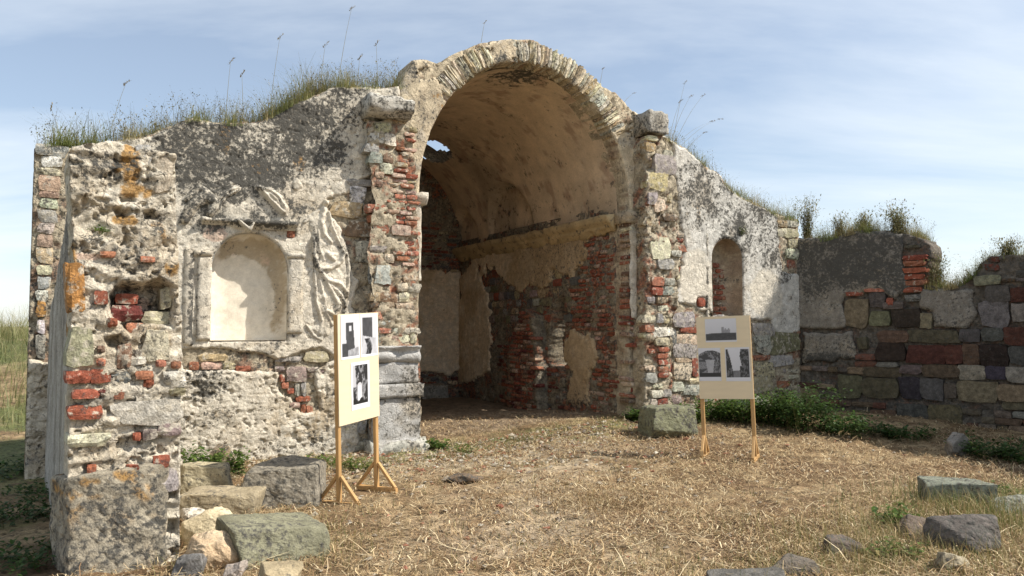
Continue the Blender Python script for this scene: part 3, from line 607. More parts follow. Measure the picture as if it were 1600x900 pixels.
SR = units_px(FT, FAC, [(1043, 515, 1055, 537, 'dgrey'), (1055, 522, 1088, 537, 'cream'), (1052, 538, 1090, 558, 'grey'), (1052, 567, 1080, 592, 'cream'), (1080, 560, 1091, 588, 'red'), (1055, 559, 1080, 566, 'pink'), (1050, 598, 1068, 612, 'pale'), (1070, 600, 1092, 618, 'grey'), (1048, 488, 1082, 512, 'grey'), (1064, 512, 1090, 520, 'red'),
                     (1178, 505, 1207, 523, 'grey'), (1180, 525, 1203, 552, 'grey'), (1177, 555, 1200, 563, 'red2'), (1180, 565, 1207, 587, 'olive'), (1178, 588, 1205, 613, 'olive'), (1206, 518, 1248, 552, 'dolive'), (1206, 554, 1237, 572, 'grey'), (1215, 345, 1228, 355, 'ochre'), (1229, 344, 1246, 355, 'pale'), (1228, 357, 1246, 372, 'olive'), (1230, 374, 1246, 388, 'olive'), (1214, 357, 1227, 370, 'cream'), (1228, 390, 1247, 404, 'pale'), (1090, 466, 1101, 479, 'red')], d=-.01, proud=.05, lich=.3)
courses(FT, lambda U, V: exposedR(U, V)-.04, .0, 4.2, 4.4, 7.8, (.09, .19), (.12, .34), ['pale', 'grey', 'red', 'red2', 'cream', 'mauve', 'olive', 'tan', 'brown'], -.005, .03, SR, .12, lich=.3, limit=150)

# right pilaster: rubble and brick, with a squared block on top
DR = -.36
pr = FAC.poly([(1012, 700), (1012, 208), (1040, 208), (1050, 240), (1058, 290), (1054, 330), (1066, 400), (1060, 480), (1052, 500), (1052, 700)], DR)
fQ = lambda U, V: sdf(pr, U, V)+rag(U, V, .06, 4, 26)
panel('pilaster_core', FT, fQ, (3.9, 4.95, -.4, 5.0), .025, lambda U, V: DR+.05+crumb(U, V, .075, 24), M_CORE, mortar_col(amb=.3, red=.3), T=.02, steps=8, rag=.05)
sk = units_px(FT, FAC, [(1006, 224, 1022, 238, 'ochre'), (1022, 244, 1055, 271, 'grey'), (1012, 268, 1041, 299, 'ochre'), (1024, 310, 1037, 331, 'cream'), (1016, 370, 1044, 403, 'cream'), (1023, 527, 1043, 539, 'yellow'), (1023, 511, 1050, 526, 'white'), (1028, 543, 1043, 550, 'red'), (1027, 552, 1043, 560, 'red2'), (1028, 562, 1043, 570, 'red'), (1027, 572, 1043, 580, 'red2'), (1028, 582, 1043, 590, 'red'), (1010, 212, 1026, 220, 'cream'), (1036, 236, 1050, 246, 'pale'), (1026, 404, 1050, 420, 'grey'), (1012, 302, 1024, 318, 'grey'), (1036, 334, 1056, 346, 'brown')], d=DR+.04, proud=.06)
courses(FT, lambda U, V: sdf(pr, U, V)-.05, .1, 4.6, 3.9, 4.9, (.09, .17), (.11, .26), ['pale', 'grey', 'red', 'red2', 'cream', 'tan', 'brown', 'grey'], DR+.04, .04, sk, .18, lich=.3, limit=120)
ub = [FAC.uv(x, 190, DR)[0] for x in (1012, 1040)]; vb = [FAC.uv(1028, y, DR)[1] for y in (209, 176)]
molding('capping_block', FT, ub[0]-.02, ub[1]+.02, [(-.02, vb[0]), (DR-.04, vb[0]), (DR-.04, vb[1]), (-.02, vb[1])], M_ROCK, plaster_col(FAC, amb=.42, base=GREY, seed=71), seed=30, amp=.012)
# brick quoins on the reveal beside the opening
for k in range(34):
    v = .45+k*.088
    if random.random() < (.9 if 2.0 < v < 3.2 or v < 1.2 else .55):
        unit(FT, 'brick', 4.03+random.uniform(-.03, .05), v, random.uniform(.10, .2), random.uniform(.05, .075), random.choice(['red', 'red2', 'pink', 'red', 'cream', 'brown']), -.0, .26, random.uniform(.0, .07), lich=.3)
ju = FAC.uv(993, 480)[0]; box_panel('jamb_plaster', FT, 3.96, 4.10, 1.75, 3.15, -.09, .0, plaster_col(FAC, amb=.12, seed=73), seed=73, rag=.04)
# ------------------------------------------------------------------ the vaulted chapel behind the arch
CT = thing('vaulted_chapel', 'shaded barrel vaulted chapel with ochre plaster seen through the arch', 'chapel', FAC.w(0, 0), FAC.a)
tt = np.linspace(-.02, math.pi+.02, 110); dd_ = np.linspace(.30, 6.75, 130)
TT, DD = np.meshgrid(tt, dd_)
OCH = np.array([.64, .505, .36])
def vaultcol(U, V):
    n1 = fbm(U, V, .9, 4, 3); n2 = fbm(U, V, 4, 5, 8, .6)
    c = np.repeat(OCH[None], len(U), 0); c = mixc(c, OCH*.62, sstep(.42, .66, n1)*.8); c = mixc(c, (.60, .54, .44), sstep(.55, .7, n2)*.5)
    c = mixc(c, (.30, .15, .08), sstep(.60, .68, n2)*.5)
    deg = V/1.9*180/math.pi; soot = np.exp(-((deg-86-10*(U-.5))/13)**2-((U-.6)/.55)**2)*.55+.22*sstep(.63, .70, fbm(U*.6, V, 5, 4, 19))
    return np.concatenate([c, np.clip(.14+(n1-.5)*.5+(n2-.5)*.3+soot, 0, .85)[:, None]], 1)
def vault(name, off, keepf, mat, colf):
    u = ACX+(AA+off)*np.cos(TT); z = ASP+(AB+off)*np.sin(TT)
    if off == 0:
        nz = (fbm(TT*3, DD, 1.2, 4, 2)-.5)*.05
        # lunette cut back into the right flank of the vault, and its fellow farther in
        for dc, hw, hr in ((4.05, .95, 1.15), (6.2, .62, .9)):
            lun = ((DD-dc)/hw)**2+((z-ASP)/hr)**2 < 1
            u = np.where(lun & (np.cos(TT) > 0), np.maximum(u, ACX+AA+.06), u)
            u = np.where(lun & (np.cos(TT) < 0), np.minimum(u, ACX-AA-.06), u)
        u = u+nz*np.cos(TT); z = z+nz*np.sin(TT)
    K = keepf(TT[:-1, :-1], DD[:-1, :-1])
    idx = np.arange(TT.size).reshape(TT.shape); q = np.stack([idx[:-1, :-1], idx[:-1, 1:], idx[1:, 1:], idx[1:, :-1]], -1)[K]
    v = np.stack([u.ravel(), DD.ravel(), z.ravel()], 1)
    return link(name, mkmesh(name, v, q, colf(DD.ravel(), TT.ravel()*1.9), mat), CT)
def hole(Tt, Dd): # breach near the far end of the vault
    return 1-np.sqrt(((np.degrees(Tt)-69)/13)**2+((Dd-5.42)/.62)**2)+rag(Dd, Tt*2, .35, 3, 5)
vault('vault', 0.0, lambda a, b: hole(a, b) < 0, M_VAULT, vaultcol)
vault('vault_back', .26, lambda a, b: (hole(a, b) < .12) & (b > .5), M_CORE, lambda U, V: mortar_col(amb=.5)(U, V))
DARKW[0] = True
# right inner wall (local frame of its own, still a part of the chapel)
def sub(name, fr, parent):
    o = bpy.data.objects.new(name, None); COL.objects.link(o); o.parent = parent
    o.location = tuple(np.array([*parent_local(fr.o), 0.0])); o.rotation_euler = (0, 0, fr.a-FAC.a); return o
def parent_local(P):
    return FAC.loc(P)
W = sub('inner_wall', RI, CT)
XL = 6.6-.02
hole1 = np.array([(6.6-2.52, 1.02), (6.6-2.5, 1.35), (6.6-2.42, 1.7), (6.6-2.28, 1.98), (6.6-2.1, 2.1), (6.6-1.98, 2.04), (6.6-1.96, 1.6), (6.6-2.06, 1.45), (6.6-1.98, 1.05), (6.6-1.94, .92), (6.6-2.06, .86), (6.6-2.14, 1.0)])
hole2 = np.array([(6.6-2.02, .38), (6.6-1.98, .62), (6.6-2.02, .72), (6.6-1.92, .72), (6.6-1.9, .52), (6.6-1.88, .36)])
hole1 = (hole1-hole1.mean(0))*np.array([1.15, 1.22])+hole1.mean(0)+np.array([.02, -.03]); hole2 = (hole2-hole2.mean(0))*np.array([1.5, 1.3])+hole2.mean(0)
fW = lambda U, V: np.minimum(np.minimum(np.minimum(U+.02, XL-.35-U), np.minimum(V+.4, 3.62-V)), -np.maximum(sdf(hole1, U, V), sdf(hole2, U, V))+rag(U, V, .02, 9, 3))
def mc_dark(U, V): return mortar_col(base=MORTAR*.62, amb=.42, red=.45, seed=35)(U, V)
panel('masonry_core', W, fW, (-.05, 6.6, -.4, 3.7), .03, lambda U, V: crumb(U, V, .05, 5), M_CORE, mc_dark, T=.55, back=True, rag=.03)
PW = [[(.0, .45), (.0, 2.8), (.7, 2.85), (1.25, 2.5), (1.6, 1.9), (1.75, 1.2), (1.45, .6), (.9, .42)],
      [(.8, 3.3), (.9, 2.9), (2.0, 2.75), (2.9, 2.2), (3.3, 2.4), (3.9, 2.3), (4.3, 2.6), (4.9, 2.5), (5.3, 2.85), (5.3, 3.3)],
      [(4.75, .3), (4.8, .9), (4.7, 1.35), (4.95, 1.65), (5.2, 1.5), (5.65, 1.45), (5.6, 1.0), (5.35, .7), (5.4, .3)]]
def plW(U, V):
    e = np.full(U.shape, -9.)
    for p in PW: e = np.maximum(e, sdf(p, U, V))
    return np.minimum(e+rag(U, V, .30, 2.6, 8)+rag(U, V, .09, 10, 9), fW(U, V))
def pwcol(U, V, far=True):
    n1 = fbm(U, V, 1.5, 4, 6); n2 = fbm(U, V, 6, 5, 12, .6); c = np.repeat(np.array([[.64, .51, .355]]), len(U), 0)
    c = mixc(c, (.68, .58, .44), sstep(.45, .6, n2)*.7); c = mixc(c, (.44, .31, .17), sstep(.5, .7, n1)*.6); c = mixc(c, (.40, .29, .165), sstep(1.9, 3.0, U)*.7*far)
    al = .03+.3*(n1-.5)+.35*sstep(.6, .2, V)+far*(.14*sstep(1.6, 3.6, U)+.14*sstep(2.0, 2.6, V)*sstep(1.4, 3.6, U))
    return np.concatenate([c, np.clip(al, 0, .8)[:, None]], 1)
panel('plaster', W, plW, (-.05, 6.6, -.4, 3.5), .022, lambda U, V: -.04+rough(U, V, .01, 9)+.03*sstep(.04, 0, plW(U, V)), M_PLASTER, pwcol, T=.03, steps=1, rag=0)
exW = lambda U, V: np.minimum(-plW(U, V)-.05, fW(U, V)-.05)
courses(W, exW, .15, 3.1, 4.95, 6.2, (.068, .085), (.16, .27), ['red', 'red', 'red2', 'brown', 'red', 'pink'], 0, .035, (), .10, 'brick', lich=.3, limit=150, gap=.014)
courses(W, exW, .05, 1.7, 2.2, 4.9, (.068, .09), (.16, .27), ['red', 'brown', 'red', 'red2', 'maroon', 'dgrey'], 0, .035, (), .14, 'brick', lich=.3, limit=140, gap=.014)
courses(W, exW, 1.7, 3.2, 1.2, 4.95, (.12, .2), (.15, .34), ['tan', 'brown', 'grey', 'dolive', 'mauve', 'red', 'dgrey'], 0, .035, (), .15, 'stone', lich=.35, limit=120)
ccol = lambda U, V: np.concatenate([np.repeat(np.array([[.45, .34, .19]]), len(U), 0)*(.75+.5*fbm(U, V, 5, 4, 3))[:, None], np.full((len(U), 1), .26)], 1)
molding('cornice', W, 0.0, 6.28, [(0, 3.14), (-.05, 3.14), (-.06, 3.20), (-.11, 3.23), (-.12, 3.30), (-.18, 3.33), (-.20, 3.42), (-.19, 3.45), (0, 3.47)], M_VAULT, ccol, n=180, seed=8, amp=.01, chips=.25)
# stump of a broken brick pier against the inner wall, beside the breach
bp_ = np.array([(2.85, -.4), (2.9, .7), (3.05, 1.3), (3.3, 1.75), (3.55, 1.95), (3.9, 1.85), (4.0, 1.3), (4.05, .6), (4.1, -.4)])
fS = lambda U, V: sdf(bp_, U, V)+rag(U, V, .05, 6, 25)
panel('brick_pier', W, fS, (2.7, 4.2, -.4, 2.1), .03, lambda U, V: -.26+crumb(U, V, .05, 27), M_CORE, mc_dark, T=.02, steps=4, rag=.04)
courses(W, lambda U, V: fS(U, V)-.03, .02, 1.95, 2.8, 4.1, (.07, .09), (.16, .27), ['red', 'brown', 'red', 'red2', 'maroon', 'pink'], -.26, .05, (), .10, 'brick', lich=.25, limit=110, gap=.012)
# back wall and the hidden left flank
BW = Frame(FAC.w(.44, 6.6)[:2], 28); B = sub('inner_wall', BW, CT)
fB = lambda U, V: np.minimum(np.minimum(np.minimum(U+.1, 3.6-U), V+.4), np.where(V > ASP, (1-np.sqrt(((U-1.78)/(AA+.05))**2+((V-ASP)/(AB+.05))**2))*2, 9))
panel('masonry_core', B, fB, (-.1, 3.7, -.4, 5.8), .035, lambda U, V: crumb(U, V, .05, 7), M_CORE, mc_dark, T=.5, back=True, rag=.02)
pB = lambda U, V: np.minimum(np.minimum(V-.55, 2.92-V)+rag(U, V, .10, 4, 5)+rag(U, V, .05, 12, 7), fB(U, V))
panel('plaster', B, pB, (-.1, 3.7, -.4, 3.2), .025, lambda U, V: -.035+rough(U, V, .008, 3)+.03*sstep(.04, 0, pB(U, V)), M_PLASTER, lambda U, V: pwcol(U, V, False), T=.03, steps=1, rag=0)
courses(B, lambda U, V: np.minimum(-pB(U, V)-.03, fB(U, V)-.08), .1, 5.3, .8, 3.6, (.075, .10), (.16, .28), ['red', 'brown', 'maroon', 'red', 'tan', 'dgrey'], 0, .035, (), .12, 'brick', lich=.35, limit=170, gap=.015)
LW = Frame(FAC.w(.44, .56)[:2], 118); Lw = sub('inner_wall', LW, CT)
fLw = lambda U, V: np.minimum(np.minimum(U, 6.05-U), np.minimum(V+.4, 3.55-V))
panel('masonry_core', Lw, fLw, (-.05, 6.1, -.4, 3.6), .05, lambda U, V: rough(U, V, .02, 4), M_CORE, pwcol, T=.45, back=True)
for i_, (w0, w1) in enumerate([(.5, 1.4), (1.5, 2.35), (2.45, 3.1)]):     # low bench of slabs at the foot of the back wall
    molding('bench_slab', B, w0, w1, [(0, 0), (-.42, 0), (-.44, .27+.02*i_), (0, .29+.02*i_)], M_ROCK, plaster_col(FAC, amb=.35, base=GREY*.7, seed=77+i_), seed=34+i_, amp=.012)

# ------------------------------------------------------------------ the near side wall, broken off towards the viewer
PT = thing('side_wall', 'near left wall stub, broken end of lichen spotted rubble with bricks and a cavity', 'wall', PIER.o, PIER.a)
PW_ = PIER.uv(286, 600)[0]
pp = lambda *l: [PIER.uv(x, y) for x, y in l]
po = [(0, -.4), (0.0, 2.0)]+pp((107, 240), (112, 230), (135, 226), (165, 222), (200, 226), (225, 232), (245, 240), (272, 243), (276, 300), (280, 420), (284, 560))+[(PW_, -.4)]
cav = np.array(pp((168, 462), (190, 440), (222, 444), (250, 432), (272, 450), (268, 508), (226, 512), (205, 530), (188, 505), (172, 498)))
cavs = [np.array(pp(*c)) for c in ([(184, 306), (208, 304), (212, 316), (188, 318)], [(176, 326), (188, 320), (198, 338), (182, 340)], [(222, 330), (240, 328), (246, 342), (226, 344)], [(250, 812), (280, 810), (278, 836), (252, 838)], [(252, 770), (276, 762), (278, 780), (256, 784)], [(186, 385), (198, 360), (204, 380)], [(163, 528), (190, 520), (192, 545), (168, 545)])]
DARKW[0] = False
def dP(U, V):
    e = sdf(cav, U, V)+rag(U, V, .03, 8, 4); d = crumb(U, V, .042, 6)+(fbm(U, V, 2.2, 3, 8)-.5)*.04+.20*sstep(-.02, .05, e)
    for c in cavs: d = d+.10*sstep(-.01, .035, sdf(c, U, V))
    # bedding ledges of the mortar
    d = d-.018*np.abs(np.sin(V*21+fbm(U, V, 3, 2, 3)*6))**3
    return d-.03*sstep(2.35, 2.6, V)*fbm(U, V, 6, 3, 9)
fPi = lambda U, V: sdf(po, U, V)+rag(U, V, .03, 6, 3)*sstep(.5, 2.6, V)
colP = plaster_col(PIER, dark=[(150, 262, 55, 24, .5), (230, 260, 30, 40, .45), (205, 415, 50, 16, .4), (250, 345, 30, 30, .35), (220, 470, 50, 34, .5)], orange=[(205, 255, 18, 45, 1.0), (120, 262, 16, 12, .5), (190, 262, 14, 12, .8), (255, 370, 30, 25, .5), (195, 345, 22, 10, .9), (270, 415, 14, 20, .7), (215, 300, 30, 14, .8), (108, 420, 14, 50, .8), (165, 770, 60, 10, .6)],
                   pink=[(135, 400, 30, 6, .9), (210, 480, 40, 24, 1.1)], warm=[(220, 530, 60, 30, .7), (150, 720, 60, 40, .5), (200, 560, 70, 20, .5)], clean=[(190, 310, 40, 20, .7), (150, 350, 40, 50, .6), (140, 610, 60, 90, .4)], seed=5, base=np.array([.60, .54, .435]), amb=.22)
panel('broken_end', PT, fPi, (-.05, PW_+.05, -.4, 3.1), .0105, dP, M_CORE, colP, T=.5, steps=3, rag=.02)
st = [(103, 412, 131, 478, 'orange'), (148, 454, 170, 475, 'red'), (222, 486, 267, 507, 'yellow'), (249, 452, 268, 484, 'yellow'), (106, 517, 145, 575, 'olive'), (167, 496, 182, 511, 'red'), (184, 541, 203, 573, 'brown'), (225, 519, 265, 564, 'cream'),
      (104, 580, 140, 599, 'red'), (141, 577, 172, 598, 'red'), (177, 581, 205, 596, 'slate'), (210, 580, 239, 593, 'red2'), (257, 580, 288, 602, 'white'), (112, 608, 153, 622, 'red'), (171, 608, 192, 623, 'red2'), (155, 609, 168, 619, 'maroon'), (105, 633, 157, 654, 'red'), (180, 626, 285, 661, 'pale'), (106, 678, 170, 696, 'pale'), (225, 669, 244, 686, 'mauve'), (245, 662, 281, 680, 'mauve'), (207, 675, 220, 686, 'red'),
      (136, 726, 150, 738, 'red'), (197, 725, 215, 740, 'red'), (240, 712, 264, 729, 'red'), (240, 733, 277, 766, 'grey'), (239, 243, 270, 304, 'yellow'), (213, 228, 236, 256, 'grey'), (156, 393, 179, 402, 'red2'), (220, 401, 242, 410, 'red2'), (224, 594, 240, 606, 'red'), (262, 604, 286, 616, 'dolive'), (152, 540, 163, 552, 'brown'), (150, 556, 164, 570, 'red2'), (206, 546, 222, 562, 'mauve'), (203, 744, 216, 752, 'maroon'), (268, 566, 282, 576, 'red2'), (242, 562, 258, 573, 'red2'), (206, 556, 226, 570, 'pale')]
units_px(PT, PIER, [s for s in st if not (s[0] in (222, 249) and s[4] == 'yellow')], d=.0, proud=.065, lich=.22, depth=.2)
units_px(PT, PIER, [s for s in st if (s[0] in (222, 249) and s[4] == 'yellow')]+[(176, 478, 222, 500, 'maroon'), (182, 460, 215, 476, 'red'), (196, 505, 222, 520, 'red2')], d=.10, proud=.05, lich=.2, depth=.2)
# long faces of the wall, falling away towards the facade
SL = 3.72
LFr = Frame(PIER.w(0, SL)[:2], 33-90)      # outer face: local x runs from the facade towards the viewer
O = bpy.data.objects.new('outer_face', None); COL.objects.link(O); O.parent = PT; O.location = (0, SL, 0); O.rotation_euler = (0, 0, -math.pi/2)
lo = [(0, -.4), (0, 1.75), (.9, 1.95), (1.9, 2.25), (2.8, 2.5), (3.2, 2.68), (SL-.34, 2.74), (SL-.34, -.4)]
fO = lambda U, V: sdf(lo, U, V)+rag(U, V, .03, 4, 7)*sstep(1.2, 1.7, V)
def ocol(U, V):
    n1 = fbm(U*1.6, V*.7, 1.6, 4, 4); n2 = fbm(U*1.2, V*.8, 5, 4, 9, .6); c = np.repeat(np.array([[.40, .37, .32]]), len(U), 0); c = mixc(c, (.26, .23, .19), sstep(.45, .65, n1)*.8); c = mixc(c, (.5, .47, .42), sstep(.55, .7, n2)*.6)
    return np.concatenate([c, np.clip(.22+.4*(n1-.5)+.25*sstep(1.4, 2.6, V), 0, .8)[:, None]], 1)
panel('plaster', O, fO, (-.02, SL, -.4, 2.9), .025, lambda U, V: rough(U, V, .008, 3)+.0, M_PLASTER, ocol, T=.36, steps=3)
I = bpy.data.objects.new('inner_face', None); COL.objects.link(I); I.parent = PT; I.location = (PW_, .36, 0); I.rotation_euler = (0, 0, math.pi/2)
li = [(0, -.4), (0, 2.70), (.5, 2.66), (1.2, 2.45), (2.2, 2.15), (SL-.36, 1.75), (SL-.36, -.4)]
fI = lambda U, V: sdf(li, U, V)+rag(U, V, .03, 4, 8)*sstep(1.2, 1.7, V)
panel('plaster', I, fI, (-.02, SL, -.4, 2.9), .025, lambda U, V: .015+rough(U, V, .012, 8), M_PLASTER, plaster_col(PIER, amb=.25, seed=15), T=.36, steps=3)

# ------------------------------------------------------------------ wall closing the nave on the right
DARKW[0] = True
RT = thing('nave_wall', 'shadowed right hand wall of dark squared stones, toned down further for shade, with a notch in its top', 'wall', RW.o, RW.a)
rp = lambda *l: [RW.uv(x, y) for x, y in l]
ro = [(-.35, -.4), (-.35, 3.30)]+rp((1262, 372), (1290, 374), (1320, 366), (1345, 360), (1380, 362), (1420, 366), (1443, 374), (1452, 392), (1450, 415), (1444, 434), (1440, 447), (1470, 451), (1500, 445), (1518, 430), (1530, 412), (1545, 402), (1600, 398), (1650, 400), (1662, 404))
ro = ro+[(ro[-1][0]+.1, -.4)]
fN = lambda U, V: sdf(ro, U, V)+rag(U, V, .05, 4, 13)*sstep(1.8, 2.2, V)
RD = np.array([.15, .13, .105])  # mortar tone set low to deepen the shade on this wall
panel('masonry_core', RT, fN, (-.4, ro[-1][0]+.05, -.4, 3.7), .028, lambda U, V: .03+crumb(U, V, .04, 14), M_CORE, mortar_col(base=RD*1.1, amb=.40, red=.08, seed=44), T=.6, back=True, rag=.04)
PN = [RW.poly(p) for p in ([(1235, 330), (1410, 360), (1412, 420), (1425, 450), (1400, 468), (1370, 455), (1318, 462), (1322, 512), (1300, 516), (1262, 512), (1235, 512)], [(1255, 520), (1330, 518), (1338, 560), (1300, 566), (1255, 566)], [(1440, 452), (1520, 455), (1528, 490), (1505, 512), (1460, 512), (1456, 488), (1436, 480)])]
def plN(U, V):
    e = np.full(U.shape, -9.)
    for p in PN: e = np.maximum(e, sdf(p, U, V))
    return np.minimum(e+rag(U, V, .07, 4, 18), fN(U, V)-.01)
colN = plaster_col(RW, dark=[(1340, 400, 110, 50, .75), (1280, 420, 40, 50, .5), (1400, 430, 30, 40, .6), (1300, 560, 40, 10, .8)], clean=[(1295, 490, 30, 30, .4)], grey=[(1300, 450, 80, 60, .5)], base=np.array([.24, .215, .18]), amb=.34, seed=45)  # plaster base lowered as well, shade put into its colour
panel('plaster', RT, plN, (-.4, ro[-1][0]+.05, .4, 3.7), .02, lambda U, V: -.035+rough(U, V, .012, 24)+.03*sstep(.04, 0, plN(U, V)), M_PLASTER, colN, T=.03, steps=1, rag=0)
rs = [(1321, 465, 1357, 512, 'tan'), (1360, 457, 1384, 479, 'dgrey'), (1360, 487, 1392, 509, 'olive'), (1395, 484, 1436, 512, 'black'), (1437, 490, 1457, 512, 'olive'), (1420, 516, 1497, 534, 'dolive'), (1372, 516, 1418, 534, 'brown'), (1500, 514, 1530, 534, 'dgrey'), (1534, 512, 1567, 532, 'dgrey'), (1570, 512, 1604, 540, 'maroon'), (1341, 527, 1355, 545, 'dolive'),
      (1370, 537, 1415, 564, 'black'), (1419, 539, 1475, 568, 'maroon'), (1477, 539, 1504, 568, 'maroon'), (1506, 539, 1531, 570, 'brown'), (1533, 539, 1575, 572, 'black'), (1577, 541, 1606, 568, 'dgrey'), (1325, 574, 1350, 584, 'tan'), (1351, 574, 1406, 588, 'dolive'), (1408, 570, 1440, 585, 'mauve'), (1441, 570, 1497, 589, 'brown'), (1499, 571, 1540, 592, 'pale'), (1541, 572, 1572, 593, 'navy'), (1574, 574, 1612, 598, 'pale'),
      (1310, 586, 1346, 622, 'dolive'), (1347, 590, 1401, 620, 'dolive'), (1407, 589, 1439, 620, 'navy'), (1440, 592, 1474, 625, 'slate'), (1475, 599, 1496, 622, 'mauve'), (1497, 595, 1557, 628, 'tan'), (1560, 601, 1610, 628, 'tan'), (1520, 431, 1565, 446, 'olive'), (1542, 447, 1577, 470, 'dgrey'), (1532, 471, 1577, 510, 'grey'), (1578, 450, 1606, 472, 'maroon'), (1580, 475, 1606, 503, 'grey'),
      (1323, 455, 1350, 462, 'red'), (1352, 450, 1383, 456, 'red2'), (1386, 466, 1396, 478, 'red'), (1380, 472, 1412, 482, 'mauve'), (1310, 640, 1360, 668, 'dolive'), (1362, 642, 1400, 668, 'brown'), (1404, 632, 1450, 655, 'dgrey'), (1453, 634, 1500, 660, 'dolive')]
rs += [(1412, 378+k*10, 1448-(k % 2)*5, 386+k*10, 'red' if k % 3 else 'red2') for k in range(2, 8)]
sk = units_px(RT, RW, [(*r_[:4], tuple((np.array(PAL[r_[4]])*.76+np.array([.145, .112, .080])*.24)*.60)) if r_[4] not in ('red', 'red2') else r_ for r_ in rs], d=0, proud=.075, lich=.14, depth=.2)  # stone palette scaled down so the wall's shade reads deeper
exN = lambda U, V: np.minimum(-plN(U, V)-.05, fN(U, V)-.06)
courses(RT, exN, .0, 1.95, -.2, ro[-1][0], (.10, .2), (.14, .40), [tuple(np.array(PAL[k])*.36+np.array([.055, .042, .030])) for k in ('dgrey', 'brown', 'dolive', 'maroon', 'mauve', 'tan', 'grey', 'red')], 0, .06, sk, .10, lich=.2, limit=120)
courses(RT, exN, 1.95, 3.3, -.2, ro[-1][0], (.07, .14), (.12, .28), [tuple(np.array(PAL[k])*.55) for k in ('dgrey', 'brown', 'dolive', 'grey', 'red', 'mauve')], 0, .03, sk, .2, lich=.45, limit=120)  # filler courses toned down likewise for the shade
# unseen wall added past the right edge to lengthen the ground shadow
uE = RW.uv(1652, 500)[0]; RE = RW.w(uE, 0); RR = Frame(RE[:2], -80)
rr = bpy.data.objects.new('added_shadow_wall', None); COL.objects.link(rr); rr.parent = RT; rr.location = (uE, 0, 0); rr.rotation_euler = (0, 0, RR.a-RW.a)
fT = lambda U, V: np.minimum(np.minimum(U+.1, 4.2-U), np.minimum(V+.4, 3.38+.15*np.sin(U*2.1)-.06*U-V))+rag(U, V, .06, 3, 21)
panel('masonry_core', rr, fT, (-.15, 4.3, -.4, 3.6), .04, lambda U, V: crumb(U, V, .05, 17), M_CORE, mortar_col(base=RD*1.1, amb=.40, red=.08, seed=46), T=.55, back=True, rag=.04)
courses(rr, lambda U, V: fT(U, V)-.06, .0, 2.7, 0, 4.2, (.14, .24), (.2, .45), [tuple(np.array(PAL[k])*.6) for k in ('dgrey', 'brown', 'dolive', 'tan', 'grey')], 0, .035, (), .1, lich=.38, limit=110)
# ------------------------------------------------------------------ display stands
def bar_geo(p0, p1, w, t, side):
    """square timber from p0 to p1; side = direction of its width; chamfered edges"""
    p0, p1, side = map(lambda a: np.array(a, float), (p0, p1, side)); ax = p1-p0; ax /= np.linalg.norm(ax)
    s = side-ax*np.dot(side, ax); s /= np.linalg.norm(s); n = np.cross(ax, s); c = .12
    prof = [(-.5+c, -.5), (.5-c, -.5), (.5, -.5+c), (.5, .5-c), (.5-c, .5), (-.5+c, .5), (-.5, .5-c), (-.5, -.5+c)]
    vs = [p+s*a*w+n*b*t for p in (p0, p1) for a, b in prof]; k = 8
    q = [(i, (i+1) % k, k+(i+1) % k, k+i) for i in range(k)]+[(7, 0, 1, 6), (6, 1, 2, 5), (5, 2, 3, 4)]
    q += [(8+a, 8+d, 8+c_, 8+b) for a, b, c_, d in ((7, 0, 1, 6), (6, 1, 2, 5), (5, 2, 3, 4))]
    return np.array(vs), np.array(q)
def bar(name, parent, p0, p1, w, t, side, col=(.50, .29, .11)):
    v, q = bar_geo(p0, p1, w, t, side); c = np.repeat(np.array([col])*random.uniform(.88, 1.1), len(v), 0)
    return link(name, mkmesh(name, v, q, c, M_WOOD, smooth=False), parent)
def grid_print(name, parent, x0, x1, z0, z1, y, paint, n=48, mat=None):
    m = int(n*(z1-z0)/(x1-x0)); xs_ = np.linspace(0, 1, n); zs_ = np.linspace(0, 1, m); A, Bz = np.meshgrid(xs_, zs_)
    lum = paint(A, Bz); curl = .006*np.maximum(np.abs(A-.5)*2-.7, 0)**2*3
    v = np.stack([x0+A*(x1-x0), y-curl, z0+Bz*(z1-z0)], -1).reshape(-1, 3); idx = np.arange(n*m).reshape(m, n)
    q = np.stack([idx[:-1, :-1], idx[:-1, 1:], idx[1:, 1:], idx[1:, :-1]], -1).reshape(-1, 4)
    c = lum.reshape(-1, 1)*np.array([[1.0, 1.0, 1.05]])
    b = len(v); v2 = v+np.array([0, .0012, 0]); v = np.concatenate([v, v2]); q = np.concatenate([q, (q+b)[:, ::-1]]); c = np.concatenate([c, np.full((b, 3), .7)])
    return link(name, mkmesh(name, v, q, np.clip(c, 0, .85), mat or M_PRINT), parent)
def bord(A, Bz, img, l, r, b, t, paper=.78):
    ins = (A > l) & (A < 1-r) & (Bz > b) & (Bz < 1-t); return np.where(ins, img((A-l)/(1-l-r), (Bz-b)/(1-b-t)), paper)
N_ = lambda a, b, s, sd: fbm(a, b, s, 4, sd, .6)
def pic_tower(A, Bz):
    def im(a, b):
        sk_ = .62-.12*(1-b); tw = (a > .22+.18*(1-b)*.3) & (a < .66+.12*(1-b)) & (b < .86); win = (np.abs(a-.5) < .06) & (np.abs(b-.70) < .07)
        left = (b < .34) & (a < .4); gr = b < .12+.22*a*.5
        o = np.where(tw | left, .035+.05*N_(a, b, 9, 3), sk_); o = np.where(win, .55, o); return np.where(gr & (a > .35), .16+.3*N_(a, b, 12, 5), o)
    return bord(A, Bz, im, .05, .05, .05, .04)
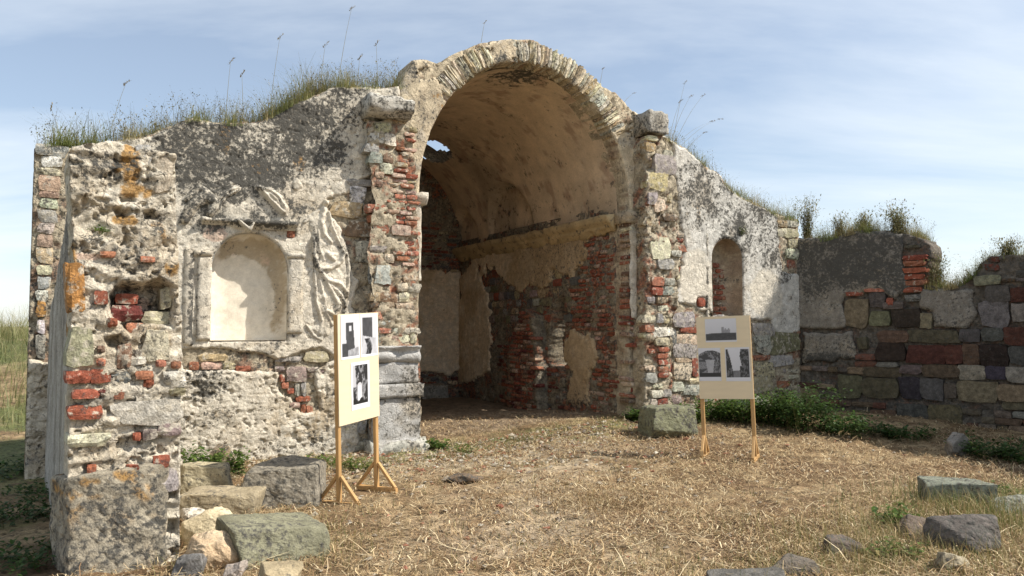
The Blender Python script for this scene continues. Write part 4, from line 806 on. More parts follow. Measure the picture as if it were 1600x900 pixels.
def pic_tower2(A, Bz):
    def im(a, b):
        tw = (a < .72) & (a > .08) & (b < .95) & (b > .0); sl = b < .5-.1*a; fig = (np.abs(a-.42-.1*np.sin(b*9)) < .17) & (b < .42)
        o = np.where(tw, .04+.05*N_(a, b, 9, 6), .55); o = np.where(sl, .30+.3*N_(a, b, 7, 8), o); return np.where(fig, .03+.12*(N_(a, b, 14, 9) > .6), o)
    return bord(A, Bz, im, .05, .05, .05, .04)
def pic_arch(A, Bz):
    def im(a, b):
        o = .03+.35*(N_(a, b, 9, 12) > .56)*N_(a, b, 20, 13); arch = (np.abs(a-.45) < .16) & (b < .56-2.2*(a-.45)**2) & (b > .12)
        inner = (np.abs(a-.45) < .10) & (b < .48) & (b > .1); o = np.where(arch, .5, o); o = np.where(inner, .66, o)
        return np.where((a < .3-.15*b) & (b > .45), .45, np.where(b < .12+.05*np.sin(a*14), .02, o))
    return bord(A, Bz, im, .10, .10, .10, .07)
def pic_hill(A, Bz):
    def im(a, b):
        o = .50+.12*b; ru = (((np.abs(a-.57) < .05) & (b < .62)) | ((np.abs(a-.70) < .11) & (b < .50+.06*(np.sin(a*60) > 0)))) & (b > .3)
        o = np.where(ru, .16+.2*N_(a, b, 25, 3), o); return np.where(b < .34-.05*np.abs(a-.6)+.02*N_(a, b, 20, 2), .035+.05*N_(a, b, 18, 5), o)
    return bord(A, Bz, im, .02, .02, .08, .03, .62)
def pic_vault(A, Bz):
    def im(a, b):
        d = np.hypot((a-.5)*.9, b-.42); o = .06+.30*(N_(a+d, b, 12, 6) > .5)*N_(a, b, 26, 9); o = np.where((np.abs(a-.52) < .14+.25*np.maximum(b-.3, 0)) & (b < .62) & (b > .16), .30+.15*N_(a, b, 9, 4), o)
        o = np.where(b > .97-.5*(a-.55)**2, .6, o); return np.where(b < .16, .03, o)
    return bord(A, Bz, im, .02, .02, .12, .05, .62)
def pic_gap(A, Bz):
    def im(a, b):
        l = (a < .30-.22*b**1.5) ; r = (a > .60+.28*np.abs(b-.75)**1.3*(b > .4)); g = b < .22+.04*N_(a, b, 9, 4)
        return np.where(l | r, .035+.10*(N_(a, b, 14, 7) > .58), np.where(g, .10+.12*N_(a, b, 16, 8), .52+.1*b))
    return bord(A, Bz, im, .03, .03, .12, .05, .62)
def stand(label, base, rz, lean, prints, board_col):
    t = thing('display_stand', label, 'display stand', (base[0], base[1], gzf(base[0], base[1])-.005), rz, 'pine display stands with photographs')
    t.rotation_euler = (0, lean, rz)
    hw = .30; wood = (.47, .285, .12)
    for s in (-1, 1):
        bar('post', t, (s*hw, 0, .0), (s*hw, 0, 1.74), .045, .038, (1, 0, 0), wood)
        f = bar('foot', t, (s*hw, -.23, .025), (s*hw, .23, .025), .042, .05, (1, 0, 0), wood)
        for k in (-1, 1): bar('brace', f, (s*hw, k*.21, .05), (s*hw, k*.02, .28), .034, .03, (1, 0, 0), wood)
    bar('crossbar', t, (-hw, .01, .80), (hw, .01, .80), .03, .05, (0, 1, 0), wood)
    v, q = bar_geo((0, -.028, .735), (0, -.028, 1.745), .645, .012, (1, 0, 0))
    link('board', mkmesh('board', v, q, np.repeat(np.array([board_col]), len(v), 0), M_BOARD, smooth=False), t)
    for (x0, x1, z0, z1, fn) in prints: grid_print('photo_print', t, x0, x1, z0, z1, -.036, fn)
    return t
BC = (.70, .585, .40)
stand('pine stand with two tower photos above one arch photo, left of the arch', ((-1.54-1.34)/2, (7.03+7.58)/2), math.atan2(.545, .24), -.045,
      [(-.285, .005, 1.33, 1.735, pic_tower), (.02, .305, 1.33, 1.735, pic_tower2), (-.14, .155, .85, 1.29, pic_arch)], BC)
stand('pine stand with one wide photo above two, right of the arch', ((2.38+2.93)/2, (9.58+9.32)/2), math.atan2(-.26, .55), -.035,
      [(-.215, .16, 1.43, 1.715, pic_hill), (-.315, -.045, .955, 1.36, pic_vault), (.01, .30, .95, 1.36, pic_gap)], BC)

# ------------------------------------------------------------------ loose blocks and rubble
def n3(P, s, seed): return (fbm(P[:, 0]+P[:, 2]*.7, P[:, 1]+9, s, 4, seed, .55)+fbm(P[:, 1]-P[:, 0]*.4, P[:, 2]+4, s, 4, seed+5, .55)+fbm(P[:, 2]+3, P[:, 0]+7, s, 4, seed+11, .55))/3-.5
def rock_mesh(name, size, seed, block=True, col=GREY, lich=.3, n=24, orange=0.0, warm=0.0, soft=34, amp=.035):
    r = np.random.default_rng(seed); g = np.linspace(-1, 1, n); vs = []; fs = []; key = {}
    def vid(p):
        k = tuple(np.round(p, 4))
        if k not in key: key[k] = len(vs); vs.append(p)
        return key[k]
    for ax in range(3):
        for sg in (-1, 1):
            for i in range(n-1):
                for j in range(n-1):
                    c = []
                    for (a, b) in ((i, j), (i+1, j), (i+1, j+1), (i, j+1)):
                        p = np.zeros(3); p[ax] = sg; p[(ax+1) % 3] = g[a]; p[(ax+2) % 3] = g[b]; c.append(vid(p))
                    fs.append(c if sg > 0 else c[::-1])
    P = np.array(vs); D = P/np.linalg.norm(P, axis=1)[:, None]
    pl_ = [];
    for ax in range(3):
        for sg in (-1, 1):
            e = np.zeros(3); e[ax] = sg; e = e+r.normal(0, .09 if block else .28, 3); pl_.append((e/np.linalg.norm(e), 1.0*r.uniform(.95, 1.0)))
    for _ in range(5 if block else 11):
        e = r.normal(0, 1, 3); e /= np.linalg.norm(e); pl_.append((e, r.uniform(1.12, 1.38) if block else r.uniform(.82, 1.1)))
    s = np.zeros(len(D))
    for e, h in pl_: s += np.maximum(D@e/h, 0)**soft
    R = s**(-1/soft); Q = D*R[:, None]*np.array(size)/2
    Q = Q*(1+n3(Q/np.mean(size), 2.0, seed % 20)[:, None]*amp*5); tx = n3(Q, 7, seed % 17)*5+5
    ter = (np.floor(tx*2)+sstep(.3, .7, tx*2-np.floor(tx*2)))/2
    Q = Q+D*((ter-5)[:, None]*.015+n3(Q, 16, seed % 30)[:, None]*.03)
    c = np.repeat(np.asarray(col)[None], len(Q), 0); nn = n3(Q, 5, seed % 25); n5 = n3(Q, 14, 3)
    c = c*(1+.9*nn[:, None]); c = mixc(c, WARM, sstep(.0, .10, nn+n5)*warm)
    if orange: c = mixc(c, ORANGE, sstep(.0, .08, n5+nn*.5)*orange*sstep(.1, .45, Q[:, 2]/size[2]+.1))
    al = np.clip(lich+nn*1.2, 0, .9)
    return mkmesh(name, Q, np.array(fs), np.concatenate([np.clip(c, .01, .9), al[:, None]], 1), M_ROCK, smooth=False)
def rock(name, label, cat, px, size, rz, seed, block=True, sink=.15, tilt=(0, 0), group=None, z=None, **kw):
    P = ground_px(*px) if z is None else ground_px(px[0], px[1], z)
    me = rock_mesh(name, size, seed, block, **kw); zb = gzf(P[0], P[1])
    o = link(name, me, None, (P[0], P[1], (zb if z is None else z)+size[2]*(.5-sink)), (tilt[0], tilt[1], rz)); return tag(o, label, cat, group)
# big lichen covered stone in the foot of the near wall is part of that wall
bs = link('base_stone', rock_mesh('base_stone', (.66, .5, .82), 5, True, np.array([.33, .29, .22]), .50, 34, orange=.9, warm=.6, amp=.03), PT, (.285, .17, .27), (0, -.02, 0))
G1 = 'loose stones by the near wall'
rock('stone_block', 'large squared grey brown block beside the left display stand', 'block', (448, 788), (.66, .50, .42), .12, 11, sink=.12, group=G1, col=(.27, .24, .19), lich=.40, amp=.04)
rock('stone_block', 'squat tan block, nearer of the stepped pair beside the near wall', 'block', (345, 806), (.66, .34, .24), .2, 12, group=G1, col=(.36, .30, .20), lich=.3, amp=.025)
rock('stone_block', 'squat tan block on the stepped pair, under the leafy weed', 'block', (318, 785), (.50, .34, .40), .25, 13, group=G1, col=(.38, .33, .22), lich=.28, amp=.03)
rock('stone_slab', 'flat greenish slab lying in the bottom foreground', 'slab', (428, 868), (.62, .50, .30), .55, 14, sink=.2, tilt=(.05, .04), group=G1, col=(.22, .21, .14), lich=.3, amp=.015)
rock('stone', 'smooth cream wedge shaped stone leaning near the wall foot', 'stone', (325, 838), (.38, .24, .19), .35, 15, False, sink=.0, tilt=(-.25, -.3), group=G1, col=(.56, .47, .31), lich=.12, amp=.01, z=.05)
rock('stone', 'round brown and cream boulder in the bottom left foreground', 'stone', (333, 888), (.31, .26, .27), .8, 16, False, sink=.1, group=G1, col=(.52, .38, .24), lich=.15, warm=.5)
rock('stone', 'small dark broken stone touching the greenish slab', 'stone', (382, 848), (.17, .15, .16), .3, 17, False, sink=.05, group=G1, col=(.20, .19, .19), lich=.3, z=.06)
rock('stone', 'rounded tan stone at the bottom edge before the green slab', 'stone', (440, 915), (.26, .2, .16), .1, 18, False, sink=.25, group=G1, col=(.40, .32, .20), lich=.25)
rock('stone', 'small grey stone at the very bottom, right of the round boulder', 'stone', (365, 908), (.16, .13, .12), .1, 19, False, sink=.2, group=G1, col=(.33, .28, .24), lich=.2)
rock('stone', 'white pebbly stone against the near wall foot', 'stone', (305, 893), (.13, .12, .1), .6, 20, False, sink=.2, group=G1, col=(.55, .53, .48), lich=.2)
rock('stone', 'small pale stone between the large squared block and the stepped pair', 'stone', (384, 775), (.15, .12, .12), .6, 21, False, sink=.1, group=G1, col=(.42, .36, .25), lich=.2)
rock('stone', 'pale chalky stone behind the cream wedge stone', 'stone', (303, 820), (.18, .14, .12), .2, 22, False, sink=.1, group=G1, col=(.55, .50, .42), lich=.15)
rock('stone', 'upright dark stone in the weeds at the left wall foot', 'stone', (346, 745), (.22, .18, .34), .2, 23, False, sink=.05, group=G1, col=(.26, .20, .13), lich=.35)
rock('stone', 'dark stone wedged between the boulder and the near wall', 'stone', (296, 905), (.2, .16, .16), .2, 24, False, sink=.1, group=G1, col=(.18, .17, .16), lich=.4)
# by the right jamb
rock('stone_block', 'big mossy green block at the foot of the right jamb', 'block', (1043, 690), (.72, .45, .43), .35, 31, sink=.06, col=(.20, .20, .125), lich=.36, amp=.05, group='loose stones by the right jamb')
rock('stone', 'leaning grey stone in the weeds behind the right display stand', 'stone', (1190, 668), (.34, .26, .34), .6, 32, False, sink=.1, col=(.30, .29, .24), lich=.3, group='loose stones by the right jamb')
rock('stone', 'small white stone in the weeds between the right stand legs', 'stone', (1119, 668), (.18, .14, .13), .3, 33, False, sink=.1, col=(.5, .48, .42), lich=.2, group='loose stones by the right jamb')
rock('stone', 'small white stone left of the mossy block', 'stone', (1000, 672), (.13, .1, .1), .3, 34, False, sink=.1, col=(.5, .48, .42), lich=.2, group='loose stones by the right jamb')
rock('wood_chunk', 'flat dark weathered lump lying on the straw before the arch', 'debris', (728, 755), (.36, .16, .10), .05, 35, False, sink=.1, col=(.16, .11, .07), lich=.4)
rock('brick_fragment', 'small red brick fragment on the straw', 'brick', (781, 796), (.08, .06, .05), .3, 36, False, sink=.1, col=(.25, .10, .06), lich=.2)
G2 = 'stones in the right foreground'
rock('stone_slab', 'flat topped grey green slab on the right, before the shadow', 'slab', (1492, 782), (.56, .40, .28), -.25, 41, sink=.3, group=G2, col=(.21, .22, .17), lich=.3, amp=.015)
rock('stone', 'dark rounded boulder in dry grass, lower right', 'stone', (1512, 858), (.46, .36, .32), .5, 42, False, sink=.2, group=G2, col=(.14, .12, .105), lich=.45)
rock('stone', 'brown flat stone left of the dark boulder', 'stone', (1440, 838), (.36, .3, .16), .1, 43, False, sink=.3, group=G2, col=(.17, .13, .10), lich=.35)
rock('stone', 'dark low stone beside the green grass clump, lower right', 'stone', (1318, 862), (.30, .2, .16), .2, 44, False, sink=.4, group=G2, col=(.13, .10, .08), lich=.4)
rock('stone', 'grey brown stone at the bottom edge, lower right', 'stone', (1240, 893), (.34, .22, .17), -.2, 45, False, sink=.38, group=G2, col=(.17, .14, .11), lich=.4)
rock('stone_slab', 'low grey slab cut by the bottom edge of the view', 'slab', (1170, 915), (.5, .3, .14), .1, 46, sink=.42, group=G2, col=(.14, .13, .115), lich=.4)
rock('stone', 'rounded tan stone half hidden in grass under the dark boulder', 'stone', (1485, 890), (.22, .2, .16), .3, 47, False, sink=.35, group=G2, col=(.36, .31, .22), lich=.25)
rock('stone', 'pale grey stone at the right edge in the grass', 'stone', (1585, 800), (.4, .3, .22), .3, 48, False, sink=.4, group=G2, col=(.27, .27, .22), lich=.3)
rock('stone', 'grey stone standing against the shaded right wall', 'stone', (1497, 712), (.3, .22, .34), .3, 49, False, sink=.1, col=(.24, .22, .19), lich=.3)
# ------------------------------------------------------------------ vegetation
def blades(P, H, Wd, az, bend, col, tipcol=None, seg=2):
    """tapered bent blades: P (n,3) roots"""
    n = len(P); dx = np.stack([np.cos(az), np.sin(az), 0*az], 1); sd = np.stack([-np.sin(az), np.cos(az), 0*az], 1)
    vs = []
    for k in range(seg+1):
        t = k/seg; c = P+np.array([0, 0, 1])*(H*(t-.35*bend*t*t))[:, None]+dx*(H*bend*t*t)[:, None]; w = Wd*(1-t*.85)*.5
        vs += [c-sd*w[:, None], c+sd*w[:, None]]
    V = np.stack(vs, 1); m = 2*(seg+1); base = np.arange(n)[:, None]*m
    q = np.concatenate([base+np.array([[2*k, 2*k+1, 2*k+3, 2*k+2]]) for k in range(seg)])
    C = np.repeat(col[:, None, :], m, 1)
    if tipcol is not None:
        t = (np.arange(m)//2)/seg; C = C*(1-t[None, :, None])+tipcol[:, None, :]*t[None, :, None]
    return V.reshape(-1, 3), q, C.reshape(-1, 3)
def leaves(P, L, Wd, az, el, col):
    """folded leaf: two quads along a midrib"""
    n = len(P); d = np.stack([np.cos(az)*np.cos(el), np.sin(az)*np.cos(el), np.sin(el)], 1); s = np.stack([-np.sin(az), np.cos(az), 0*az], 1); up = np.cross(d, s)
    a = P; b = P+d*L[:, None]; m = P+d*(L*.45)[:, None]-up*0; w = s*(Wd*.5)[:, None]; lift = np.cross(s, d)*(-Wd*.18)[:, None]
    V = np.stack([a, m+w+lift, b, m, m-w+lift], 1); base = np.arange(n)[:, None]*5
    q = np.concatenate([base+np.array([[0, 1, 2, 3]]), base+np.array([[0, 3, 2, 4]])])
    return V.reshape(-1, 3), q, np.repeat(col, 5, 0)
def cat_geo(lst):
    V, Q, C = [], [], []; o = 0
    for v, q, c in lst: V.append(v); Q.append(q+o); C.append(c); o += len(v)
    return np.concatenate(V), np.concatenate(Q), np.concatenate(C)
def palette(n, cols, jit=.2):
    c = np.array(cols)[rng.integers(0, len(cols), n)]; return np.clip(c*(1+rng.uniform(-jit, jit, (n, 1))), 0, .9)
GREEN = [(.075, .13, .022), (.10, .165, .03), (.055, .10, .02), (.14, .19, .045)]
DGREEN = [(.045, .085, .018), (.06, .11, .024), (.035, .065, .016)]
DRY = [(.42, .32, .15), (.34, .25, .11), (.50, .40, .21), (.28, .20, .09)]
MIXG = [(.12, .15, .04), (.20, .19, .065), (.09, .13, .03), (.32, .26, .11), (.16, .18, .06)]

def weed(name, label, px, r, h, n, cols, z=None, leaf=.05, pos=None, cat='weed', group=None, lie=.35, wl=.55):
    P = ground_px(*px) if pos is None else np.array(pos); zb = gzf(P[0], P[1]) if pos is None else P[2]
    t = thing(name, label, cat, (P[0], P[1], zb), random.uniform(0, 6), group)
    ns = max(7, n//28); sa = rng.uniform(0, 2*np.pi, ns); sr = r*np.sqrt(rng.random(ns))*.55; root = np.stack([sr*np.cos(sa), sr*np.sin(sa), 0*sa-.02], 1)
    H = h*rng.uniform(.45, 1.0, ns)*(1-.35*(sr/(r+1e-6))); bend = rng.uniform(.15, .15+lie*1.6, ns)*np.minimum(r/h, 1.4)
    v, q, c = blades(root, H, np.full(ns, .008), sa, bend, palette(ns, [(.10, .13, .035), (.16, .15, .06)]), seg=3)
    link('stem', mkmesh('stem', v, q, c, M_LEAF), t)['kind'] = 'stuff'
    k = rng.integers(0, ns, n); tt_ = rng.uniform(.12, 1.0, n)**.8; dx = np.stack([np.cos(sa), np.sin(sa), 0*sa], 1)[k]
    C = root[k]+np.array([0, 0, 1])*(H[k]*(tt_-.35*bend[k]*tt_*tt_))[:, None]+dx*(H[k]*bend[k]*tt_*tt_)[:, None]+rng.normal(0, .02+r*.07, (n, 3))*np.array([1, 1, .5])
    C[:, 2] = np.maximum(C[:, 2], .005)
    L = leaf*rng.uniform(.6, 1.35, n)
    v, q, c = leaves(C, L, L*wl*rng.uniform(.8, 1.2, n), rng.uniform(0, 2*np.pi, n), rng.uniform(-.5, .7, n), palette(n, cols, .3))
    link('foliage', mkmesh('foliage', v, q, c, M_LEAF), t)['kind'] = 'stuff'
    return t
weed('leafy_weed', 'bright green leafy weed behind the tan blocks at the left wall foot', (318, 752), .26, .46, 900, GREEN, leaf=.06)
weed('leafy_weed', 'bright green leafy weed just right of the upright dark stone', (362, 745), .2, .34, 450, GREEN, leaf=.055)
weed('ground_weed', 'low green weeds along the wall foot left of the left stand', (500, 727), .42, .20, 650, GREEN, leaf=.04, lie=.6)
weed('ground_weed', 'low dark green weeds in the shade behind the large squared block', (420, 742), .45, .14, 500, DGREEN, leaf=.04, lie=.6)
weed('ground_weed', 'small green weeds between the legs of the left stand', (563, 735), .22, .22, 380, GREEN+MIXG, leaf=.04)
weed('leafy_weed', 'dark green leafy weed at the right side of the left plinth', (683, 703), .20, .2, 420, DGREEN+GREEN, leaf=.055)
weed('ground_weed', 'low yellowish green weeds spreading before the arch, near the left plinth', (735, 705), .4, .13, 480, GREEN+MIXG, leaf=.04, lie=.8)
weed('leafy_weed', 'dark green leafy weed left of the mossy block', (995, 676), .24, .26, 520, DGREEN+GREEN, leaf=.06)
for i, (x, y, r, h, n, lb) in enumerate([(1075, 676, .32, .40, 900, 'green weeds just right of the mossy block'), (1120, 672, .45, .50, 1600, 'green weeds between the legs of the right stand'), (1165, 676, .45, .55, 1700, 'green weeds just behind the right leg of the right stand'),
                                        (1212, 678, .48, .65, 1900, 'tall green weeds at the edge of the wall shadow, right of the stand'), (1105, 655, .45, .6, 1400, 'green weeds high against the wall behind the right stand')]):
    weed('leafy_weed', lb, (x, y), r, h, n, GREEN+DGREEN, leaf=.06, group='weeds behind the right stand')
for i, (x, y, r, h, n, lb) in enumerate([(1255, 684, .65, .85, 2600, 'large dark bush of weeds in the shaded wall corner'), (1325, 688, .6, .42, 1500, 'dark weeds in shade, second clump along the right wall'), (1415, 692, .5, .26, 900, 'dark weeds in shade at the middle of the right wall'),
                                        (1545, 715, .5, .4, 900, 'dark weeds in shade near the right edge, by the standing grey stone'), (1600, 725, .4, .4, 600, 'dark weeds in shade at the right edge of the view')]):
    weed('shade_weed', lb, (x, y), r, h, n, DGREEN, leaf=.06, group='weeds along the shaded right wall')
weed('leafy_weed', 'fresh green weed clump before the dark boulder, lower right', (1402, 822), .2, .26, 420, GREEN, leaf=.045)
weed('leafy_weed', 'sparse green weed among stones at the lower right', (1400, 872), .22, .18, 380, GREEN+MIXG, leaf=.04)
weed('ground_weed', 'low green weed beside the grey green slab on the right', (1570, 775), .3, .16, 350, GREEN+MIXG, leaf=.05)
u_, v_ = PIER.uv(157, 362); Pq = PIER.w(u_, -.03, v_)
weed('wall_plant', 'tiny bright green plant growing from the broken end of the near wall', None, .05, .06, 70, GREEN, leaf=.025, pos=Pq)
u_, v_ = FAC.uv(1156, 362); Pq = FAC.w(u_, -.05, v_-.05)
weed('wall_plant', 'small dark plant growing on the plaster above the right niche', None, .1, .22, 150, DGREEN+MIXG, leaf=.035, pos=Pq)
for k_, (x_, y_) in enumerate([(35, 815), (20, 740), (60, 880), (70, 775)]):
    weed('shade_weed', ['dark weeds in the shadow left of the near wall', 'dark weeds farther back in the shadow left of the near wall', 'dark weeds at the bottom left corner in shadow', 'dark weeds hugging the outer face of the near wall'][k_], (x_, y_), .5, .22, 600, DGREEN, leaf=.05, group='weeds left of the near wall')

# ---- grass along the broken wall tops: uncountable, one mass per wall
TOPG = [(.17, .21, .06), (.25, .26, .10), (.32, .29, .13), (.20, .23, .07), (.42, .35, .18), (.14, .17, .05), (.36, .31, .16)]
def top_grass(name, label, fr, pts, n, hmin, hmax, depth=(0.02, .5), cols=MIXG, d0=0.0, twigs=300):
    uvp = np.array([fr.uv(x, y, d0) for x, y in pts]); L = np.r_[0, np.cumsum(np.hypot(*np.diff(uvp, axis=0).T))]
    nc = int(L[-1]*24); sc = rng.random(nc)*L[-1]; hc = rng.uniform(.5, 1.3, nc)*(.55+1.0*fbm(sc, sc*0, 1.3, 3, 14)); cc = rng.integers(0, len(cols), nc); dc = rng.uniform(*depth, nc)
    k = rng.integers(0, nc, n); s = np.clip(sc[k]+rng.normal(0, .07, n), 0, L[-1]); d = d0+np.clip(dc[k]+rng.normal(0, .06, n), depth[0]-.06, depth[1])
    u = np.interp(s, L, uvp[:, 0]); v = np.interp(s, L, uvp[:, 1]); P = fr.o+fr.X*u[:, None]+fr.Y*d[:, None]; P[:, 2] = v-.05
    H = (hmin+(hmax-hmin)*rng.random(n)**2.4)*hc[k]; C = np.array(cols)[cc[k]]*(1+rng.uniform(-.3, .3, (n, 1)))
    gs = [blades(P, H, rng.uniform(.003, .008, n), rng.uniform(0, 2*np.pi, n), rng.uniform(.1, 1.15, n), C, palette(n, MIXG+DRY, .25)*.5+C*.5, 3)]
    s = rng.random(twigs)*L[-1]; u = np.interp(s, L, uvp[:, 0]); v = np.interp(s, L, uvp[:, 1]); P = fr.o+fr.X*u[:, None]+fr.Y*(d0+rng.uniform(*depth, twigs))[:, None]; P[:, 2] = v-.04
    H = rng.uniform(.12, .5, twigs)*(hmax/.4); tw = blades(P, H, np.full(twigs, .005), rng.uniform(0, 6.28, twigs), rng.uniform(.1, .7, twigs), palette(twigs, [(.16, .12, .06), (.12, .11, .05), (.25, .2, .1)]), None, 4); gs.append(tw)
    tv = tw[0].reshape(twigs, 10, 3); m = twigs*9; k = rng.integers(0, twigs, m); j = rng.integers(2, 5, m); f = rng.random(m)[:, None]
    Cc = tv[k, 2*j-2]*(1-f)+tv[k, 2*j]*f+rng.normal(0, .018, (m, 3)); Ll = rng.uniform(.012, .034, m)
    gs.append(leaves(Cc, Ll, Ll*.45, rng.uniform(0, 6.28, m), rng.uniform(-.4, 1.2, m), palette(m, [(.14, .14, .05), (.20, .17, .08), (.10, .09, .05), (.30, .25, .12)], .3)))
    g1 = cat_geo(gs); o = link(name, mkmesh(name, *g1[:2], g1[2], M_LEAF)); return tag(o, label, 'grass', kind='stuff')
top_grass('wall_top_grass', 'green and dry grass along the top of the left half of the facade', FAC, [(58, 226), (110, 220), (160, 220), (227, 210), (302, 184), (363, 193), (407, 190), (455, 162), (516, 132), (569, 136), (636, 134)], 12000, .06, .42, (-.02, .5), TOPG, twigs=650)
top_grass('wall_top_grass', 'green grass tufts down the sloping top of the right half of the facade', FAC, [(1040, 214), (1070, 232), (1093, 251), (1120, 271), (1137, 294), (1160, 308), (1190, 323), (1213, 337), (1245, 344)], 9000, .06, .36, (-.02, .5), TOPG, twigs=330)
top_grass('wall_top_grass', 'brownish grass on the higher part of the shaded right wall', RW, [(1255, 372), (1290, 374), (1320, 366), (1345, 360), (1380, 362), (1420, 366), (1440, 374)], 9000, .06, .36, (-.02, .55), TOPG, twigs=300)
top_grass('wall_top_grass', 'grass filling the notch of the right wall and its far end', RW, [(1446, 447), (1470, 451), (1500, 445), (1522, 428), (1545, 402), (1600, 398), (1660, 400)], 8000, .06, .36, (-.02, .55), TOPG, twigs=300)
# tall grass bank beyond the walls on the left
n = 26000; bx = rng.uniform(-30, -5.6, n); by = rng.uniform(11, 30, n); ok = (bx/by < -.50); bx, by = bx[ok], by[ok]; n = len(bx)
hb = rng.uniform(.3, 1.0, n)*(.5+1.1*fbm(bx, by, .7, 3, 6))*sstep(10.5, 14, by)
g1 = blades(np.stack([bx, by, gz(bx, by)-.02], 1), hb, rng.uniform(.006, .018, n), rng.uniform(0, 6.28, n), rng.uniform(.15, 1.2, n), palette(n, [(.13, .16, .05), (.20, .20, .08), (.10, .14, .04), (.28, .24, .10)], .25), palette(n, [(.30, .28, .13), (.20, .22, .08), (.42, .36, .2)], .2), 3)
tag(link('tall_grass', mkmesh('tall_grass', *g1[:2], g1[2], M_LEAF)), 'tall unmown grass on the bank beyond the walls on the left', 'grass', kind='stuff')

# ---- countable tall stalks with seed heads on the wall tops
def stalk(label, base, tip, group, head=.10, drop=.3, col=(.30, .27, .16)):
    t = thing('grass_stalk', label, 'grass stalk', base, 0, group); D = np.array(tip)-np.array(base); n = 9; k = np.linspace(0, 1, n)
    side = np.array([1.0, .2, 0]); C = k[:, None]*D+np.array([0, 0, 1])*(np.sin(k*np.pi)*.06*np.linalg.norm(D))[:, None]
    w = .0035; V = np.concatenate([C+side*w*(1-.6*k[:, None]), C-side*w*(1-.6*k[:, None]), C+np.array([0, w, 0])]); q = []
    for i in range(n-1): q += [(i, i+1, n+i+1, n+i), (n+i, n+i+1, 2*n+i+1, 2*n+i), (2*n+i, 2*n+i+1, i+1, i)]
    link('stem', mkmesh('stem', V, np.array(q), np.repeat(np.array([col]), len(V), 0), M_STRAW), t)
    m = 16; kk = np.linspace(0, 1, m); ax = D/np.linalg.norm(D)+np.array([.5, 0, -drop]); ax /= np.linalg.norm(ax); P = D+ax*(kk*head)[:, None]-ax*head*.35
    v, q, c = leaves(P, np.full(m, head*.34), np.full(m, .012), rng.uniform(0, 6.28, m), np.full(m, math.asin(np.clip(ax[2], -1, 1)))+rng.normal(0, .3, m), palette(m, [(.22, .18, .10), (.32, .26, .15)]))
    link('seed_head', mkmesh('seed_head', v, q, c, M_STRAW), t)
def P_on(fr, x, y, d): u, v = fr.uv(x, y, d); return fr.w(u, d, v)
LB = 'tall grass stalks on the left wall top'
for lb, x0, y0, x1, y1 in [('tall bare stalk rising above the left wall top, nearest the arch', 528, 130, 549, 15), ('upright stalk with dark seed head, left of the tallest stalk', 420, 188, 437, 60), ('leaning stalk with long seed head over the far left wall top', 170, 216, 196, 132), ('short stalk with round dark head near the arch shoulder', 558, 134, 562, 92), ('stalk with seed head above the orange lichen streak', 352, 192, 360, 98), ('thin stalk with paired seed heads left of the arch shoulder', 380, 190, 378, 118), ('slender stalk with seed head between the taller stalks and the arch', 500, 138, 508, 72), ('low leaning stalk at the far left end of the wall top', 95, 218, 80, 170), ('stalk standing just left of the arch shoulder', 590, 134, 588, 70)]:
    stalk(lb, P_on(FAC, x0, y0, .2), P_on(FAC, x1, y1, .2), LB)
for lb, x0, y0, x1, y1 in [('leftmost leaning stalk behind the squared block on the right jamb', 1046, 215, 1062, 160), ('second leaning stalk from the squared block', 1050, 215, 1078, 152), ('third stalk from the squared block, longest of the fan', 1056, 220, 1098, 150), ('fourth stalk from the squared block, bent to the right', 1060, 222, 1112, 190), ('fifth stalk from the squared block, lowest and most bent', 1066, 226, 1124, 186), ('short stalk low on the slope right of the squared block', 1075, 232, 1100, 208), ('stalk pointing steeply up beside the squared block', 1052, 218, 1070, 130)]:
    stalk(lb, P_on(FAC, x0, y0, .2), P_on(FAC, x1, y1, .2), 'fan of grass stalks beside the squared block')
for lb, x0, y0, x1, y1 in [('thin stalk on the crown of the arch, left of its middle', 752, 66, 757, 36), ('thin twig on the right shoulder of the arch', 938, 130, 942, 108), ('thin twig just left of the squared block', 975, 160, 990, 146)]:
    stalk(lb, P_on(FAC, x0, y0, .2), P_on(FAC, x1, y1, .2), 'stalks on the arch', head=.06)

# ---- twiggy shrubs on the right wall
def shrub(label, fr, x, y, w, h, n, cols, d=.25):
    P = P_on(fr, x, y, d); t = thing('wall_shrub', label, 'shrub', P, 0, 'twiggy shrubs on the right wall top')
    ns = 70; az = rng.uniform(0, 6.28, ns); v, q, c = blades(np.stack([rng.normal(0, .04, ns), rng.normal(0, .04, ns), np.full(ns, -.05)], 1), h*rng.uniform(.5, 1.05, ns), np.full(ns, .009), az, rng.uniform(.1, .75, ns)*w/h, palette(ns, [(.12, .10, .05), (.18, .15, .08)]), seg=4)
    link('twigs', mkmesh('twigs', v, q, c, M_STRAW), t)['kind'] = 'stuff'
    tip = v.reshape(ns, 10, 3); k = rng.integers(0, ns, n); s = rng.integers(1, 5, n); f = rng.random(n)[:, None]; C = tip[k, 2*s-2]*(1-f)+tip[k, 2*s]*f+rng.normal(0, .035, (n, 3))
    L = rng.uniform(.022, .06, n); v, q, c = leaves(C, L, L*.4, rng.uniform(0, 6.28, n), rng.uniform(-.2, 1.3, n), palette(n, cols, .3)); link('foliage', mkmesh('foliage', v, q, c, M_LEAF), t)['kind'] = 'stuff'
SHC = [(.20, .20, .10), (.26, .24, .13), (.16, .17, .07), (.32, .28, .16), (.13, .15, .06)]
shrub('tall feathery shrub in the corner where the right wall meets the facade', RW, 1262, 372, .42, .88, 1700, SHC)
shrub('low grey twiggy shrub between the corner shrub and the round one', RW, 1312, 368, .36, .5, 800, SHC)
shrub('round twiggy shrub with fine twigs over the brick end of the right wall', RW, 1405, 366, .62, .66, 2000, SHC)
